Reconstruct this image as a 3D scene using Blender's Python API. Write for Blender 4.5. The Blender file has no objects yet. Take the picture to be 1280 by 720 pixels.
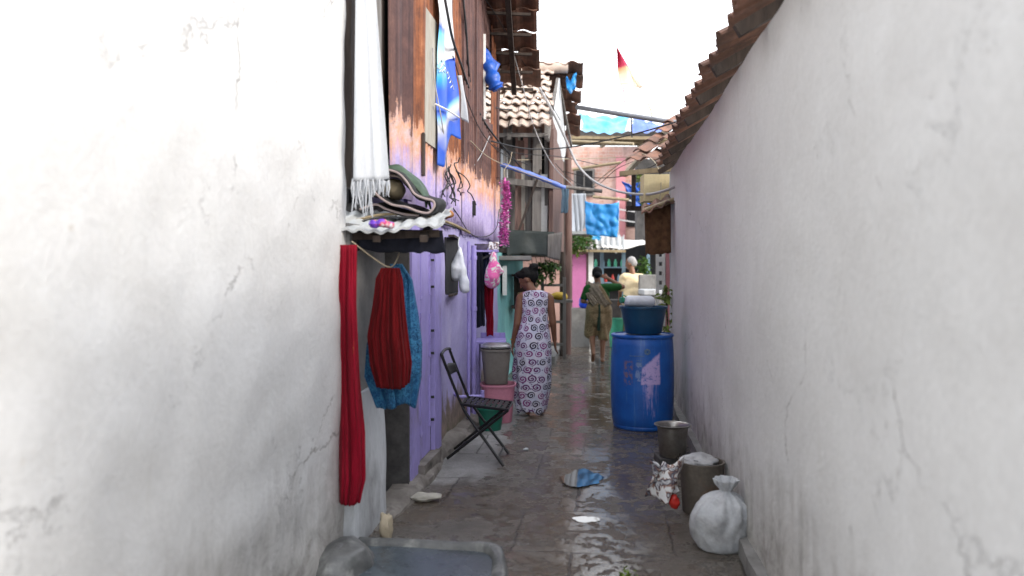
import bpy, bmesh, math, random
from mathutils import Vector, Matrix, Euler, noise
random.seed(11)
PI = math.pi
C = bpy.context.scene.collection
H = 1.5                                  # eye height
def at(px, py, Y):                       # reference-photo pixel at depth Y -> metres
    return Vector(((px-640)/1000.0*Y, Y, H+(335-py)/1000.0*Y))
SL = 0.117                               # the lane runs a little to the right of the view
def lw(Y, off=0.0): return -1.353+SL*Y+off     # left house fronts
def rw(Y, off=0.0): return 0.75+SL*Y+off       # right house fronts
def V(*a): return Vector(a)
def nz(p, s=1.0, seed=0.0):
    return noise.noise(Vector((p[0]*s+seed, p[1]*s-seed*1.7, p[2]*s+seed*.6)))

# ------------------------------------------------------------------ materials
def hexc(r, g, b): return (r, g, b, 1.0)
class NT:
    def __init__(s, name):
        s.m = bpy.data.materials.new(name); s.m.use_nodes = True
        s.t = s.m.node_tree; s.n = s.t.nodes; s.n.clear()
        s.out = s.n.new('ShaderNodeOutputMaterial'); s.b = s.n.new('ShaderNodeBsdfPrincipled')
        s.t.links.new(s.b.outputs[0], s.out.inputs[0])
        s.tc = s.n.new('ShaderNodeTexCoord')
    def L(s, a, b): s.t.links.new(a, b)
    def setin(s, node, key, v):
        if isinstance(v, bpy.types.NodeSocket): s.L(v, node.inputs[key])
        else: node.inputs[key].default_value = v
    def math(s, op, a, b=None, c=None, clamp=False):
        n = s.n.new('ShaderNodeMath'); n.operation = op; n.use_clamp = clamp
        s.setin(n, 0, a)
        if b is not None: s.setin(n, 1, b)
        if c is not None: s.setin(n, 2, c)
        return n.outputs[0]
    def vmath(s, op, a, b=None):
        n = s.n.new('ShaderNodeVectorMath'); n.operation = op
        s.setin(n, 0, a)
        if b is not None: s.setin(n, 1, b)
        return n.outputs[0]
    def mapping(s, scale=(1,1,1), rot=(0,0,0), loc=(0,0,0), src='Object', rnd=0.0):
        m = s.n.new('ShaderNodeMapping'); m.inputs['Scale'].default_value = scale
        m.inputs['Rotation'].default_value = rot; m.inputs['Location'].default_value = loc
        s.L(s.tc.outputs[src], m.inputs[0])
        if rnd:
            oi = s.n.new('ShaderNodeObjectInfo'); a = s.math('MULTIPLY', oi.outputs['Random'], rnd)
            return s.vmath('ADD', m.outputs[0], a)
        return m.outputs[0]
    def noise(s, vec, scale=5, detail=6, rough=.6, dist=0.0):
        n = s.n.new('ShaderNodeTexNoise'); s.L(vec, n.inputs['Vector'])
        n.inputs['Scale'].default_value = scale; n.inputs['Detail'].default_value = detail
        n.inputs['Roughness'].default_value = rough; n.inputs['Distortion'].default_value = dist
        return n.outputs[0]
    def voro(s, vec, scale=5, feat='F1', out='Distance'):
        n = s.n.new('ShaderNodeTexVoronoi'); n.feature = feat; s.L(vec, n.inputs['Vector'])
        n.inputs['Scale'].default_value = scale
        return n.outputs[out]
    def ramp(s, fac, stops, const=False):
        n = s.n.new('ShaderNodeValToRGB'); e = n.color_ramp.elements
        if const: n.color_ramp.interpolation = 'CONSTANT'
        while len(e) < len(stops): e.new(.5)
        for i, (p, c) in enumerate(stops):
            e[i].position = p
            e[i].color = c if len(c) == 4 else (c[0], c[1], c[2], 1)
        s.L(fac, n.inputs[0]); return n.outputs[0]
    def rng(s, v, a, b, c=0.0, d=1.0):
        n = s.n.new('ShaderNodeMapRange'); s.L(v, n.inputs[0])
        n.inputs[1].default_value = a; n.inputs[2].default_value = b
        n.inputs[3].default_value = c; n.inputs[4].default_value = d
        return n.outputs[0]
    def mix(s, f, a, b, mode='MIX'):
        n = s.n.new('ShaderNodeMix'); n.data_type = 'RGBA'; n.blend_type = mode
        for k, v in ((0, f), (6, a), (7, b)):
            if isinstance(v, bpy.types.NodeSocket): s.L(v, n.inputs[k])
            elif k == 0: n.inputs[0].default_value = v
            else: n.inputs[k].default_value = v if len(v) == 4 else (*v, 1)
        return n.outputs[2]
    def sep(s, vec):
        n = s.n.new('ShaderNodeSeparateXYZ'); s.L(vec, n.inputs[0]); return n.outputs
    def bump(s, h, strength=.3, dist=.01):
        n = s.n.new('ShaderNodeBump'); n.inputs['Strength'].default_value = strength
        n.inputs['Distance'].default_value = dist; s.L(h, n.inputs['Height'])
        s.L(n.outputs[0], s.b.inputs['Normal'])
    def fin(s, col=None, rough=.7, metal=0.0, spec=.5, sheen=0):
        if col is not None: s.setin(s.b, 'Base Color', col if isinstance(col, bpy.types.NodeSocket) else (*col[:3], 1))
        s.setin(s.b, 'Roughness', rough); s.setin(s.b, 'Metallic', metal)
        s.setin(s.b, 'Specular IOR Level', spec)
        if sheen: s.b.inputs['Sheen Weight'].default_value = sheen*.1
        return s.m

def M(name, c1, c2=None, scale=4, stretch=(1,1,1), rough=.75, metal=0, bump=.3, bscale=40, bdist=.004, dirt=None, dscale=2.5, dlo=.5, dhi=.75, spec=.4, rnd=7.0, sheen=0, src='Object'):
    """two-tone weathered surface: broad patches, fine grain, optional dirt of a third colour"""
    t = NT(name); v = t.mapping(stretch, src=src, rnd=rnd)
    c2 = c2 or tuple(x*.7 for x in c1)
    f = t.noise(v, scale, 8, .65)
    col = t.ramp(f, [(.3, c2), (.68, c1)])
    if dirt:
        d = t.noise(v, dscale, 10, .7, .3); col = t.mix(t.rng(d, dlo, dhi), col, dirt)
    g = t.noise(v, bscale, 4, .6)
    col = t.mix(.25, col, t.ramp(g, [(.3, (.45,.45,.45)), (.7, (1,1,1))]), 'MULTIPLY')
    r = t.rng(f, .3, .7, min(1, rough+.08), max(.05, rough-.1))
    if bump: t.bump(t.math('ADD', t.math('MULTIPLY', f, 1.2), g), bump, bdist)
    return t.fin(col, r, metal, .12 if sheen else spec, sheen)

m = {}
def whitewash():
    t = NT('flaking_whitewash'); v = t.mapping(); g = t.n.new('ShaderNodeNewGeometry'); z = t.sep(g.outputs['Position'])[2]
    n1 = t.noise(v, 1.5, 9, .68, .3); n2 = t.noise(t.mapping((2.4,2.4,.28)), 3, 8, .7); n3 = t.noise(v, 38, 5, .62); n4 = t.noise(v, 6, 9, .72, .5)
    col = t.ramp(n1, [(.3,(.56,.555,.545)), (.7,(.64,.64,.635))])
    col = t.mix(t.rng(n2, .60, .80, 0, .55), col, (.46,.445,.41))                       # rain streaks
    col = t.mix(t.math('MULTIPLY', t.rng(n4, .665, .69), .8), col, (.50,.47,.43))       # flaked patches
    cr = t.voro(t.vmath('ADD', v, t.vmath('MULTIPLY', t.vmath('SUBTRACT', n4, (.5,.5,.5)), (.5,.5,.5))), 1.1, 'DISTANCE_TO_EDGE')
    crk = t.math('MULTIPLY', t.rng(cr, .006, .001), t.rng(n1, .48, .56)); col = t.mix(t.math('MULTIPLY', crk, .75), col, (.22,.21,.2))
    zz = t.math('ADD', z, t.math('MULTIPLY', t.math('SUBTRACT', n2, .5), .9)); zz = t.math('ADD', zz, t.math('MULTIPLY', t.math('SUBTRACT', n4, .5), .5))
    col = t.mix(t.math('MULTIPLY', t.rng(zz, .62, .12), .85), col, t.ramp(n4, [(.35,(.20,.185,.165)), (.65,(.46,.44,.41))]))   # mud splash along the foot
    col = t.mix(.18, col, t.ramp(n3, [(.3,(.5,.5,.5)), (.7,(1,1,1))]), 'MULTIPLY')
    h = t.math('ADD', t.math('MULTIPLY', n4, 2.0), t.math('MULTIPLY', n3, .6)); h = t.math('SUBTRACT', h, t.math('MULTIPLY', crk, .6))
    t.bump(h, .5, .007)
    return t.fin(col, .9, 0, .3)
m['whitewash'] = whitewash()
m['oldwhite'] = M('old_whitewash', (.62,.64,.66), (.42,.44,.46), 3, stretch=(1,1,.35), rough=.9, bump=.5, dirt=(.22,.22,.22), dlo=.5, dhi=.72)
m['concrete'] = M('grey_concrete', (.25,.24,.23), (.15,.15,.145), 3, rough=.85, bump=.5, dirt=(.09,.085,.075), dlo=.5, dhi=.75)
m['wetcon'] = M('wet_concrete', (.15,.15,.145), (.06,.063,.063), 6, rough=.45, bump=.8, bscale=30, bdist=.006, dirt=(.27,.27,.25), dscale=5, dlo=.52, dhi=.68)
m['basin'] = M('wet_basin_floor', (.10,.12,.135), (.055,.068,.08), 4, rough=.26, bump=.45, bscale=45, dirt=(.03,.035,.04), dlo=.52, dhi=.7)
m['kerbcon'] = M('worn_kerb_concrete', (.24,.215,.19), (.105,.09,.078), 5, rough=.8, bump=.8, bscale=28, bdist=.006, dirt=(.055,.05,.042), dscale=4, dlo=.5, dhi=.7)
m['darkcon'] = M('dark_concrete', (.085,.08,.078), (.035,.034,.034), 5, rough=.9, bump=.6)  # dark mottled concrete tone
m['greywood'] = M('grey_weathered_wood', (.22,.205,.19), (.09,.083,.078), 5, stretch=(4,4,.3), rough=.85, bump=.6, bscale=30)
m['brownwood'] = M('brown_plank_wood', (.19,.115,.095), (.09,.055,.05), 5, stretch=(4,4,.3), rough=.85, bump=.6, bscale=30)
m['darkwood'] = M('dark_wood', (.07,.05,.04), (.025,.02,.018), 5, stretch=(3,3,.4), rough=.9, bump=.5)
m['bamboo'] = M('bamboo', (.34,.27,.16), (.20,.15,.085), 4, stretch=(3,3,.6), rough=.6, bump=.3)
m['void'] = M('shade_black', (.02,.02,.022), (.01,.01,.011), 3, rough=.95, bump=0)  # near-black standing for the shade inside openings, gap and niche
m['tile'] = M('terracotta_roof_tile', (.27,.13,.085), (.10,.06,.045), 6, rough=.85, bump=.5, dirt=(.05,.042,.038), dlo=.45, dhi=.7)
m['paletile'] = M('pale_roof_tile', (.56,.47,.40), (.38,.29,.235), 7, rough=.9, bump=.5, dirt=(.18,.12,.095), dlo=.52, dhi=.74)  # paler tile tone for the front slope and ridge
m['tin'] = M('grey_tin_sheet', (.34,.35,.35), (.24,.245,.245), 3, rough=.55, metal=.0, bump=.25, dirt=(.18,.11,.07), dlo=.6, dhi=.8)
m['asbestos'] = M('pale_asbestos_sheet', (.50,.51,.50), (.36,.37,.37), 4, rough=.85, bump=.4, dirt=(.23,.22,.20), dlo=.56, dhi=.8)
m['teal'] = M('teal_limewash', (.20,.50,.50), (.14,.39,.40), 3, rough=.85, bump=.35, dirt=(.25,.33,.32), dlo=.56, dhi=.8)
m['pinkwall'] = M('pink_plaster', (.50,.32,.27), (.40,.235,.20), 3, rough=.88, bump=.4, dirt=(.33,.24,.21), dlo=.52, dhi=.78)
def pinkbrick():
    t = NT('weathered_pink_brick'); v = t.mapping((1,1,1), rot=(PI/2,0,0)); w_ = t.mapping(); n1 = t.noise(w_, 2.6, 9, .7, .4); n2 = t.noise(w_, 14, 7, .7)
    br = t.n.new('ShaderNodeTexBrick'); t.L(v, br.inputs['Vector']); br.inputs['Scale'].default_value = 1; br.inputs['Brick Width'].default_value = .24; br.inputs['Row Height'].default_value = .085; br.inputs['Mortar Size'].default_value = .010
    br.inputs['Color1'].default_value = (.46,.26,.20,1); br.inputs['Color2'].default_value = (.36,.19,.15,1); br.inputs['Mortar'].default_value = (.44,.34,.29,1)
    pl = t.ramp(n2, [(.3,(.40,.27,.235)), (.7,(.53,.37,.32))])
    col = t.mix(t.rng(n1, .44, .52), br.outputs['Color'], pl); col = t.mix(t.math('MULTIPLY', t.rng(t.noise(t.mapping((3,3,.4)), 2, 8, .7), .54, .72), .6), col, (.20,.14,.12))
    t.bump(t.math('ADD', n2, t.math('MULTIPLY', br.outputs['Fac'], -.6)), .5, .01); return t.fin(col, .9, 0, .3)
m['pinkbrick'] = pinkbrick()
m['pinkpaint'] = M('pink_paint', (.62,.28,.30), (.52,.22,.24), 3, rough=.8, bump=.3)
m['magenta'] = M('magenta_paint', (.50,.16,.34), (.42,.13,.29), 3, rough=.7, bump=.3)
m['cream'] = M('cream_paint', (.62,.52,.30), (.52,.43,.25), 3, rough=.8, bump=.3, dirt=(.28,.22,.14), dlo=.55, dhi=.8)
m['jute'] = M('brown_jute_matting', (.16,.082,.035), (.07,.035,.017), 14, rough=.95, bump=.9, bscale=90)
m['lilacpaint'] = M('lilac_enamel', (.34,.29,.62), (.27,.225,.52), 4, stretch=(1,1,.5), rough=.55, bump=.4, dirt=(.20,.17,.27), dscale=5, dlo=.53, dhi=.72)
m['bluetarp'] = M('blue_tarpaulin', (.03,.30,.68), (.02,.20,.52), 5, rough=.45, bump=.5, bscale=12, bdist=.01)
m['skytarp'] = M('pale_blue_tarpaulin', (.03,.34,.66), (.22,.52,.70), 2.5, rough=.5, bump=.5, bscale=8, bdist=.015)
m['deeptarp'] = M('deep_blue_tarpaulin', (.018,.10,.48), (.012,.065,.32), 5, rough=.4, bump=.5, bscale=12, bdist=.01)
m['violettarp'] = M('violet_blue_tarpaulin', (.12,.20,.58), (.08,.13,.42), 5, rough=.45, bump=.5, bscale=12, bdist=.01)
m['greytarp'] = M('grey_green_tarpaulin', (.032,.042,.039), (.018,.024,.022), 4, rough=.6, bump=.5, bscale=15, bdist=.01)
m['whitecloth'] = M('white_cotton', (.54,.555,.58), (.44,.46,.49), 5, stretch=(3,3,.4), rough=.9, bump=.4, bscale=120, sheen=.2)
m['whiteplastic'] = M('white_polythene', (.72,.74,.78), (.62,.65,.72), 6, rough=.35, bump=.5, bscale=20, bdist=.008)
m['redcloth'] = M('crimson_sari', (.30,.005,.022), (.15,.003,.010), 8, stretch=(3,3,.4), rough=.7, bump=.3, bscale=150, sheen=.2, dirt=(.30,.12,.03), dscale=16, dlo=.66, dhi=.72)
m['maroon'] = M('dark_red_cotton', (.17,.006,.008), (.075,.003,.005), 8, stretch=(4,4,.3), rough=.85, bump=.3, bscale=150, sheen=.2)
m['blackcloth'] = M('black_cloth', (.012,.014,.028), (.006,.007,.012), 6, rough=.9, bump=.4, bscale=60)
m['navycloth'] = M('navy_cloth', (.022,.035,.09), (.012,.018,.04), 6, rough=.9, bump=.4, bscale=60)
m['rubber'] = M('black_rubber_mat', (.022,.021,.022), (.012,.012,.012), 6, rough=.8, bump=.4)
m['mathem'] = M('pinkish_mat_edge', (.42,.33,.31), (.30,.24,.23), 9, rough=.9, bump=.3)
m['greencanvas'] = M('olive_green_canvas', (.045,.085,.045), (.02,.04,.024), 5, rough=.6, bump=.5, bscale=20, bdist=.008)
m['greysack'] = M('off_white_woven_sack', (.50,.51,.52), (.36,.37,.39), 8, rough=.85, bump=.6, bscale=70, dirt=(.22,.21,.2), dlo=.54, dhi=.74)
m['sack'] = M('woven_straw_sack', (.32,.26,.16), (.20,.16,.10), 12, rough=.9, bump=.8, bscale=60)
m['orangesack'] = M('rusty_orange_sack', (.38,.17,.06), (.22,.10,.045), 9, rough=.9, bump=.7, bscale=40)
m['blackiron'] = M('black_painted_iron', (.008,.009,.010), (.014,.012,.011), 10, rough=.45, bump=.15, spec=.35)
m['cable'] = M('black_cable', (.025,.025,.028), (.018,.018,.02), 5, rough=.6, bump=0)
m['greycable'] = M('grey_cable', (.42,.42,.43), (.33,.33,.34), 5, rough=.6, bump=0)
m['rope'] = M('pale_rope', (.42,.36,.26), (.33,.28,.2), 20, rough=.95, bump=.4)
m['pipegrey'] = M('galvanised_pipe', (.20,.20,.215), (.14,.14,.15), 6, rough=.5, metal=.3, bump=.2)
m['binbrown'] = M('taupe_plastic', (.175,.155,.135), (.13,.115,.10), 4, rough=.5, bump=.2)
m['pinkplastic'] = M('pink_plastic', (.56,.22,.29), (.46,.18,.25), 4, rough=.45, bump=.2, dirt=(.33,.2,.2), dlo=.58, dhi=.8)
m['greenplastic'] = M('green_plastic', (.015,.16,.105), (.01,.11,.075), 4, rough=.4, bump=.15)
m['wrap'] = M('off_white_rubbish_bag', (.38,.38,.38), (.22,.22,.23), 8, rough=.5, bump=.7, bscale=30)
m['seagreen'] = M('sea_green_plastic', (.05,.32,.20), (.035,.24,.15), 4, rough=.4, bump=.15)
m['tubblue'] = M('dark_teal_blue_plastic', (.008,.06,.125), (.006,.045,.095), 5, rough=.38, bump=.15, dirt=(.03,.085,.13), dlo=.58, dhi=.8)
m['lidsilver'] = M('aluminium', (.66,.67,.68), (.52,.53,.54), 6, rough=.32, metal=.85, bump=.15)
m['steel'] = M('dull_steel', (.40,.385,.36), (.24,.225,.205), 5, rough=.34, metal=.9, bump=.2, dirt=(.12,.11,.10), dlo=.52, dhi=.8)
m['skin'] = M('brown_skin', (.20,.092,.052), (.16,.07,.04), 9, rough=.55, bump=.1, bscale=80)
m['skin2'] = M('tan_skin', (.26,.125,.07), (.20,.095,.055), 9, rough=.55, bump=.1, bscale=80)
m['hair'] = M('black_hair', (.007,.006,.006), (.003,.003,.003), 12, stretch=(1,1,4), rough=.72, bump=.5, bscale=60, spec=.2)
m['greyhair'] = M('grey_hair', (.42,.41,.40), (.25,.24,.24), 12, rough=.7, bump=.5)
m['greenblouse'] = M('green_blouse', (.018,.095,.022), (.010,.055,.014), 6, rough=.75, bump=.3, sheen=.2)
m['darkgreen'] = M('dark_green_border', (.02,.05,.03), (.012,.03,.02), 6, rough=.8, bump=.3)
m['yellowshirt'] = M('pale_yellow_shirt', (.78,.62,.34), (.72,.60,.42), 3, rough=.85, bump=.3)
m['khaki'] = M('khaki_trousers', (.26,.21,.14), (.20,.16,.11), 5, rough=.85, bump=.3)
m['leaf'] = M('green_leaf', (.075,.16,.022), (.035,.085,.015), 6, rough=.5, bump=.1)
m['leafyellow'] = M('yellow_green_leaf', (.15,.21,.03), (.09,.14,.02), 6, rough=.5, bump=.1)
m['stem'] = M('green_brown_stem', (.09,.08,.035), (.06,.05,.025), 6, rough=.8, bump=.2)
m['stone'] = M('buff_stone', (.45,.38,.27), (.30,.25,.18), 7, rough=.85, bump=.6, bscale=30)
m['palestone'] = M('pale_grey_stone', (.50,.47,.40), (.33,.31,.27), 7, rough=.85, bump=.6, bscale=30)
m['garland'] = M('pink_tinsel', (.62,.06,.42), (.78,.30,.62), 30, rough=.35, bump=0, spec=.7)
m['yellow'] = M('yellow_cloth', (.62,.42,.05), (.50,.32,.04), 6, rough=.8, bump=.3)
m['blueplastic'] = M('bright_blue_plastic', (.012,.06,.52), (.01,.045,.38), 6, rough=.35, bump=.3)
m['whitepaint'] = M('white_paint', (.74,.73,.71), (.62,.61,.59), 4, rough=.7, bump=.3, dirt=(.40,.36,.30), dlo=.58, dhi=.8)
m['whiteawning'] = M('white_awning_sheet', (.80,.79,.76), (.74,.73,.70), 3, rough=.6, bump=.2)
m['palepaint'] = M('pale_flaking_paint', (.42,.40,.345), (.29,.27,.23), 5, stretch=(1,1,.3), rough=.8, bump=.4, dirt=(.30,.18,.10), dlo=.58, dhi=.78)
m['bluegrey'] = M('blue_grey_paint', (.16,.25,.32), (.11,.18,.24), 4, rough=.7, bump=.2)
m['paperred'] = M('red_packet', (.50,.03,.02), (.36,.02,.015), 6, rough=.4, bump=.2)
m['tincan'] = M('olive_tin_box', (.30,.25,.11), (.20,.165,.075), 6, rough=.6, bump=.2)
m['rustbin'] = M('brown_rusty_bin', (.125,.105,.085), (.07,.058,.046), 5, rough=.7, bump=.4, dirt=(.16,.08,.04), dlo=.55, dhi=.75)

def rust(name, dark):
    """corrugated sheet: rust above, a salmon band, lilac paint brushed over the bottom (heights are the house's own)"""
    t = NT(name); v = t.mapping((1,1,1), rnd=5.0)
    g = t.n.new('ShaderNodeNewGeometry'); z = t.sep(g.outputs['Position'])[2]
    vs = t.mapping((7,7,.30), rnd=5.0); n1 = t.noise(vs, 3.2, 10, .78); n2 = t.noise(v, 7, 9, .7, .4)
    if dark: cr = [(.32,(.030,.018,.019)), (.46,(.075,.037,.034)), (.56,(.125,.062,.052)), (.66,(.22,.098,.055)), (.76,(.34,.21,.15))]
    else: cr = [(.34,(.04,.017,.012)), (.45,(.12,.040,.019)), (.55,(.24,.080,.030)), (.64,(.36,.15,.07)), (.76,(.46,.30,.20))]
    base = t.ramp(t.math('ADD', t.math('MULTIPLY', n1, .62), t.math('MULTIPLY', n2, .38)), cr)
    oi = t.n.new('ShaderNodeObjectInfo')
    zz = t.math('ADD', z, t.math('MULTIPLY', t.math('SUBTRACT', n1, .5), .7))
    zz = t.math('ADD', zz, t.math('MULTIPLY', t.math('SUBTRACT', n2, .5), .55))
    sal = t.ramp(n2, [(.3,(.52,.21,.095)), (.45,(.56,.30,.19)), (.56,(.55,.37,.34)), (.7,(.55,.44,.49))])
    lil = t.ramp(n2, [(.3,(.33,.27,.50)), (.55,(.43,.36,.58)), (.8,(.53,.46,.58))])
    col = t.mix(t.rng(zz, 2.12, 2.30), lil, sal)
    col = t.mix(t.rng(zz, 2.44, 2.49), col, base)
    fine = t.noise(v, 60, 4, .6)
    col = t.mix(.3, col, t.ramp(fine, [(.3,(.4,.4,.4)), (.7,(1,1,1))]), 'MULTIPLY')
    t.bump(t.math('ADD', t.math('ADD', n2, fine), n1), .5, .006)
    return t.fin(col, .72, 0, .35)
m['rust'] = rust('orange_rusted_sheet', False)
m['rustdark'] = rust('purple_brown_rusted_sheet', True)

def lilac_wall():
    t = NT('lilac_limewash'); v = t.mapping(); g = t.n.new('ShaderNodeNewGeometry'); z = t.sep(g.outputs['Position'])[2]
    n1 = t.noise(v, 2.2, 9, .7, .3); n2 = t.noise(t.mapping((3,3,.5)), 4, 8, .7); n3 = t.noise(v, 45, 4, .6); n5 = t.noise(v, 9, 9, .75, .6)
    col = t.ramp(n1, [(.3,(.31,.275,.52)), (.55,(.41,.37,.62)), (.75,(.52,.48,.68))])
    col = t.mix(t.rng(n2, .6, .74, 0, .6), col, (.48,.40,.56))
    col = t.mix(t.math('MULTIPLY', t.rng(n5, .64, .67), .75), col, (.46,.43,.47))
    col = t.mix(t.math('MULTIPLY', t.rng(n5, .36, .30), .5), col, (.16,.13,.22))
    zz = t.math('ADD', z, t.math('MULTIPLY', t.math('SUBTRACT', n2, .5), 1.0))
    zz = t.math('ADD', zz, t.math('MULTIPLY', t.math('SUBTRACT', n1, .5), .5))
    dirt = t.ramp(n1, [(.35,(.12,.10,.085)), (.52,(.27,.20,.17)), (.68,(.40,.29,.29))])
    col = t.mix(t.rng(zz, .42, .27), col, dirt)
    col = t.mix(t.math('MULTIPLY', t.rng(zz, .14, .02), .5), col, (.10,.12,.04))
    col = t.mix(.22, col, t.ramp(n3, [(.3,(.4,.4,.4)), (.7,(1,1,1))]), 'MULTIPLY')
    t.bump(t.math('ADD', n1, t.math('MULTIPLY', n3, .6)), .45, .006)
    return t.fin(col, .8, 0, .35)
m['lilac'] = lilac_wall()

def ground_mat():
    t = NT('wet_concrete_paving'); a = math.atan(SL)
    v = t.mapping((1,1,1), rot=(0,0,a)); n0 = t.noise(v, .8, 6, .6, .4); n1 = t.noise(v, 3.2, 10, .72, .5); n2 = t.noise(v, 26, 8, .7); n3 = t.noise(v, 110, 3, .6); n4 = t.noise(v, 11, 5, .6)
    br = t.n.new('ShaderNodeTexBrick'); t.L(t.vmath('ADD', t.mapping((1,1,1), rot=(0,0,a), loc=(.18,.1,0)), t.vmath('MULTIPLY', t.vmath('SUBTRACT', n4, (.5,.5,.5)), (.05,.05,0))), br.inputs['Vector'])
    br.offset = .37; br.inputs['Scale'].default_value = 1.0; br.inputs['Brick Width'].default_value = .86; br.inputs['Row Height'].default_value = .72
    br.inputs['Mortar Size'].default_value = .009; br.inputs['Mortar Smooth'].default_value = .7
    br.inputs['Color1'].default_value = (.8,.8,.8,1); br.inputs['Color2'].default_value = (1.12,1.12,1.12,1); br.inputs['Mortar'].default_value = (.34,.33,.32,1)
    joint = br.outputs['Fac']
    dry = t.ramp(n1, [(.3,(.056,.046,.035)), (.46,(.105,.091,.074)), (.58,(.175,.160,.140)), (.74,(.27,.255,.232))])
    brown = t.ramp(n2, [(.3,(.040,.025,.013)), (.7,(.155,.105,.062))])
    o = t.sep(t.tc.outputs['Object'])
    side = t.math('SUBTRACT', o[0], t.math('ADD', t.math('MULTIPLY', o[1], SL), -1.353))         # metres from the left house fronts
    wetm = t.math('ADD', t.math('MULTIPLY', n0, .5), t.math('MULTIPLY', n1, .5))
    wet = t.rng(wetm, .40, .55)
    # rain film gathered in the hollows of the slabs, mostly down the middle of the lane
    mid = t.math('ABSOLUTE', t.math('SUBTRACT', side, 1.25))
    film = t.math('SUBTRACT', t.math('ADD', t.math('MULTIPLY', n1, .55), t.math('ADD', t.math('MULTIPLY', n4, .35), t.math('MULTIPLY', n2, .10))), t.math('MULTIPLY', mid, .085))
    film = t.rng(film, .452, .485)
    # dry apron along the lilac house
    edge = t.math('ADD', t.math('MULTIPLY', t.math('SUBTRACT', n1, .5), .95), t.math('MULTIPLY', t.math('SUBTRACT', n2, .5), .18))
    ap = t.math('MULTIPLY', t.rng(t.math('ADD', side, edge), .52, .44), t.math('MULTIPLY', t.rng(t.math('ADD', o[1], edge), 5.55, 5.8), t.rng(t.math('ADD', o[1], edge), 9.6, 9.0)))
    nap = t.math('SUBTRACT', 1.0, ap); film = t.math('MULTIPLY', film, nap); wet = t.math('MULTIPLY', wet, nap)
    brn = t.math('MULTIPLY', t.math('MULTIPLY', t.rng(n0, .38, .56), t.rng(n1, .64, .48)), .95)
    col = t.mix(t.math('MULTIPLY', wet, brn), dry, brown)
    col = t.mix(ap, col, t.ramp(n1, [(.3,(.16,.152,.142)), (.5,(.29,.28,.27)), (.7,(.36,.35,.335))]))
    col = t.mix(t.math('MULTIPLY', film, .40), col, (.052,.039,.027))
    col = t.mix(.8, col, br.outputs['Color'], 'MULTIPLY')
    spk = t.rng(t.voro(v, 60), .03, .13, 1, 0)
    col = t.mix(t.math('MULTIPLY', spk, t.rng(n2, .5, .62)), col, (.36,.34,.31))
    col = t.mix(.45, col, t.ramp(n3, [(.3,(.3,.3,.3)), (.7,(1,1,1))]), 'MULTIPLY')
    r = t.math('ADD', t.rng(wet, 0, 1, .50, .20), t.math('MULTIPLY', t.math('SUBTRACT', n2, .5), .3))
    r = t.math('ADD', t.math('MULTIPLY', r, t.math('SUBTRACT', 1.0, film)), t.math('MULTIPLY', film, .035)); r = t.math('ADD', r, t.math('MULTIPLY', ap, .3))
    rough_h = t.math('ADD', t.math('MULTIPLY', n1, 2.6), t.math('ADD', t.math('MULTIPLY', n2, 1.3), t.math('MULTIPLY', n3, .28)))
    rough_h = t.math('SUBTRACT', rough_h, t.math('MULTIPLY', joint, .9))
    film_h = t.math('ADD', t.math('MULTIPLY', n4, .36), t.math('MULTIPLY', n2, .10))
    h = t.math('ADD', t.math('MULTIPLY', rough_h, t.math('SUBTRACT', 1.0, film)), t.math('MULTIPLY', film, t.math('SUBTRACT', t.math('ADD', film_h, 1.35), t.math('MULTIPLY', joint, .5))))
    t.bump(h, .8, .012)
    return t.fin(col, r, 0, .5)
m['ground'] = ground_mat()
m['apron'] = M('dry_pale_concrete', (.30,.29,.28), (.17,.165,.155), 5, rough=.85, bump=.5, dirt=(.16,.14,.12), dlo=.5, dhi=.75)
t = NT('still_water'); n = t.noise(t.mapping(), 9, 3, .5); t.bump(n, .05, .004)
m['water'] = t.fin((.05,.042,.034), .02, 0, .6)

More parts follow.
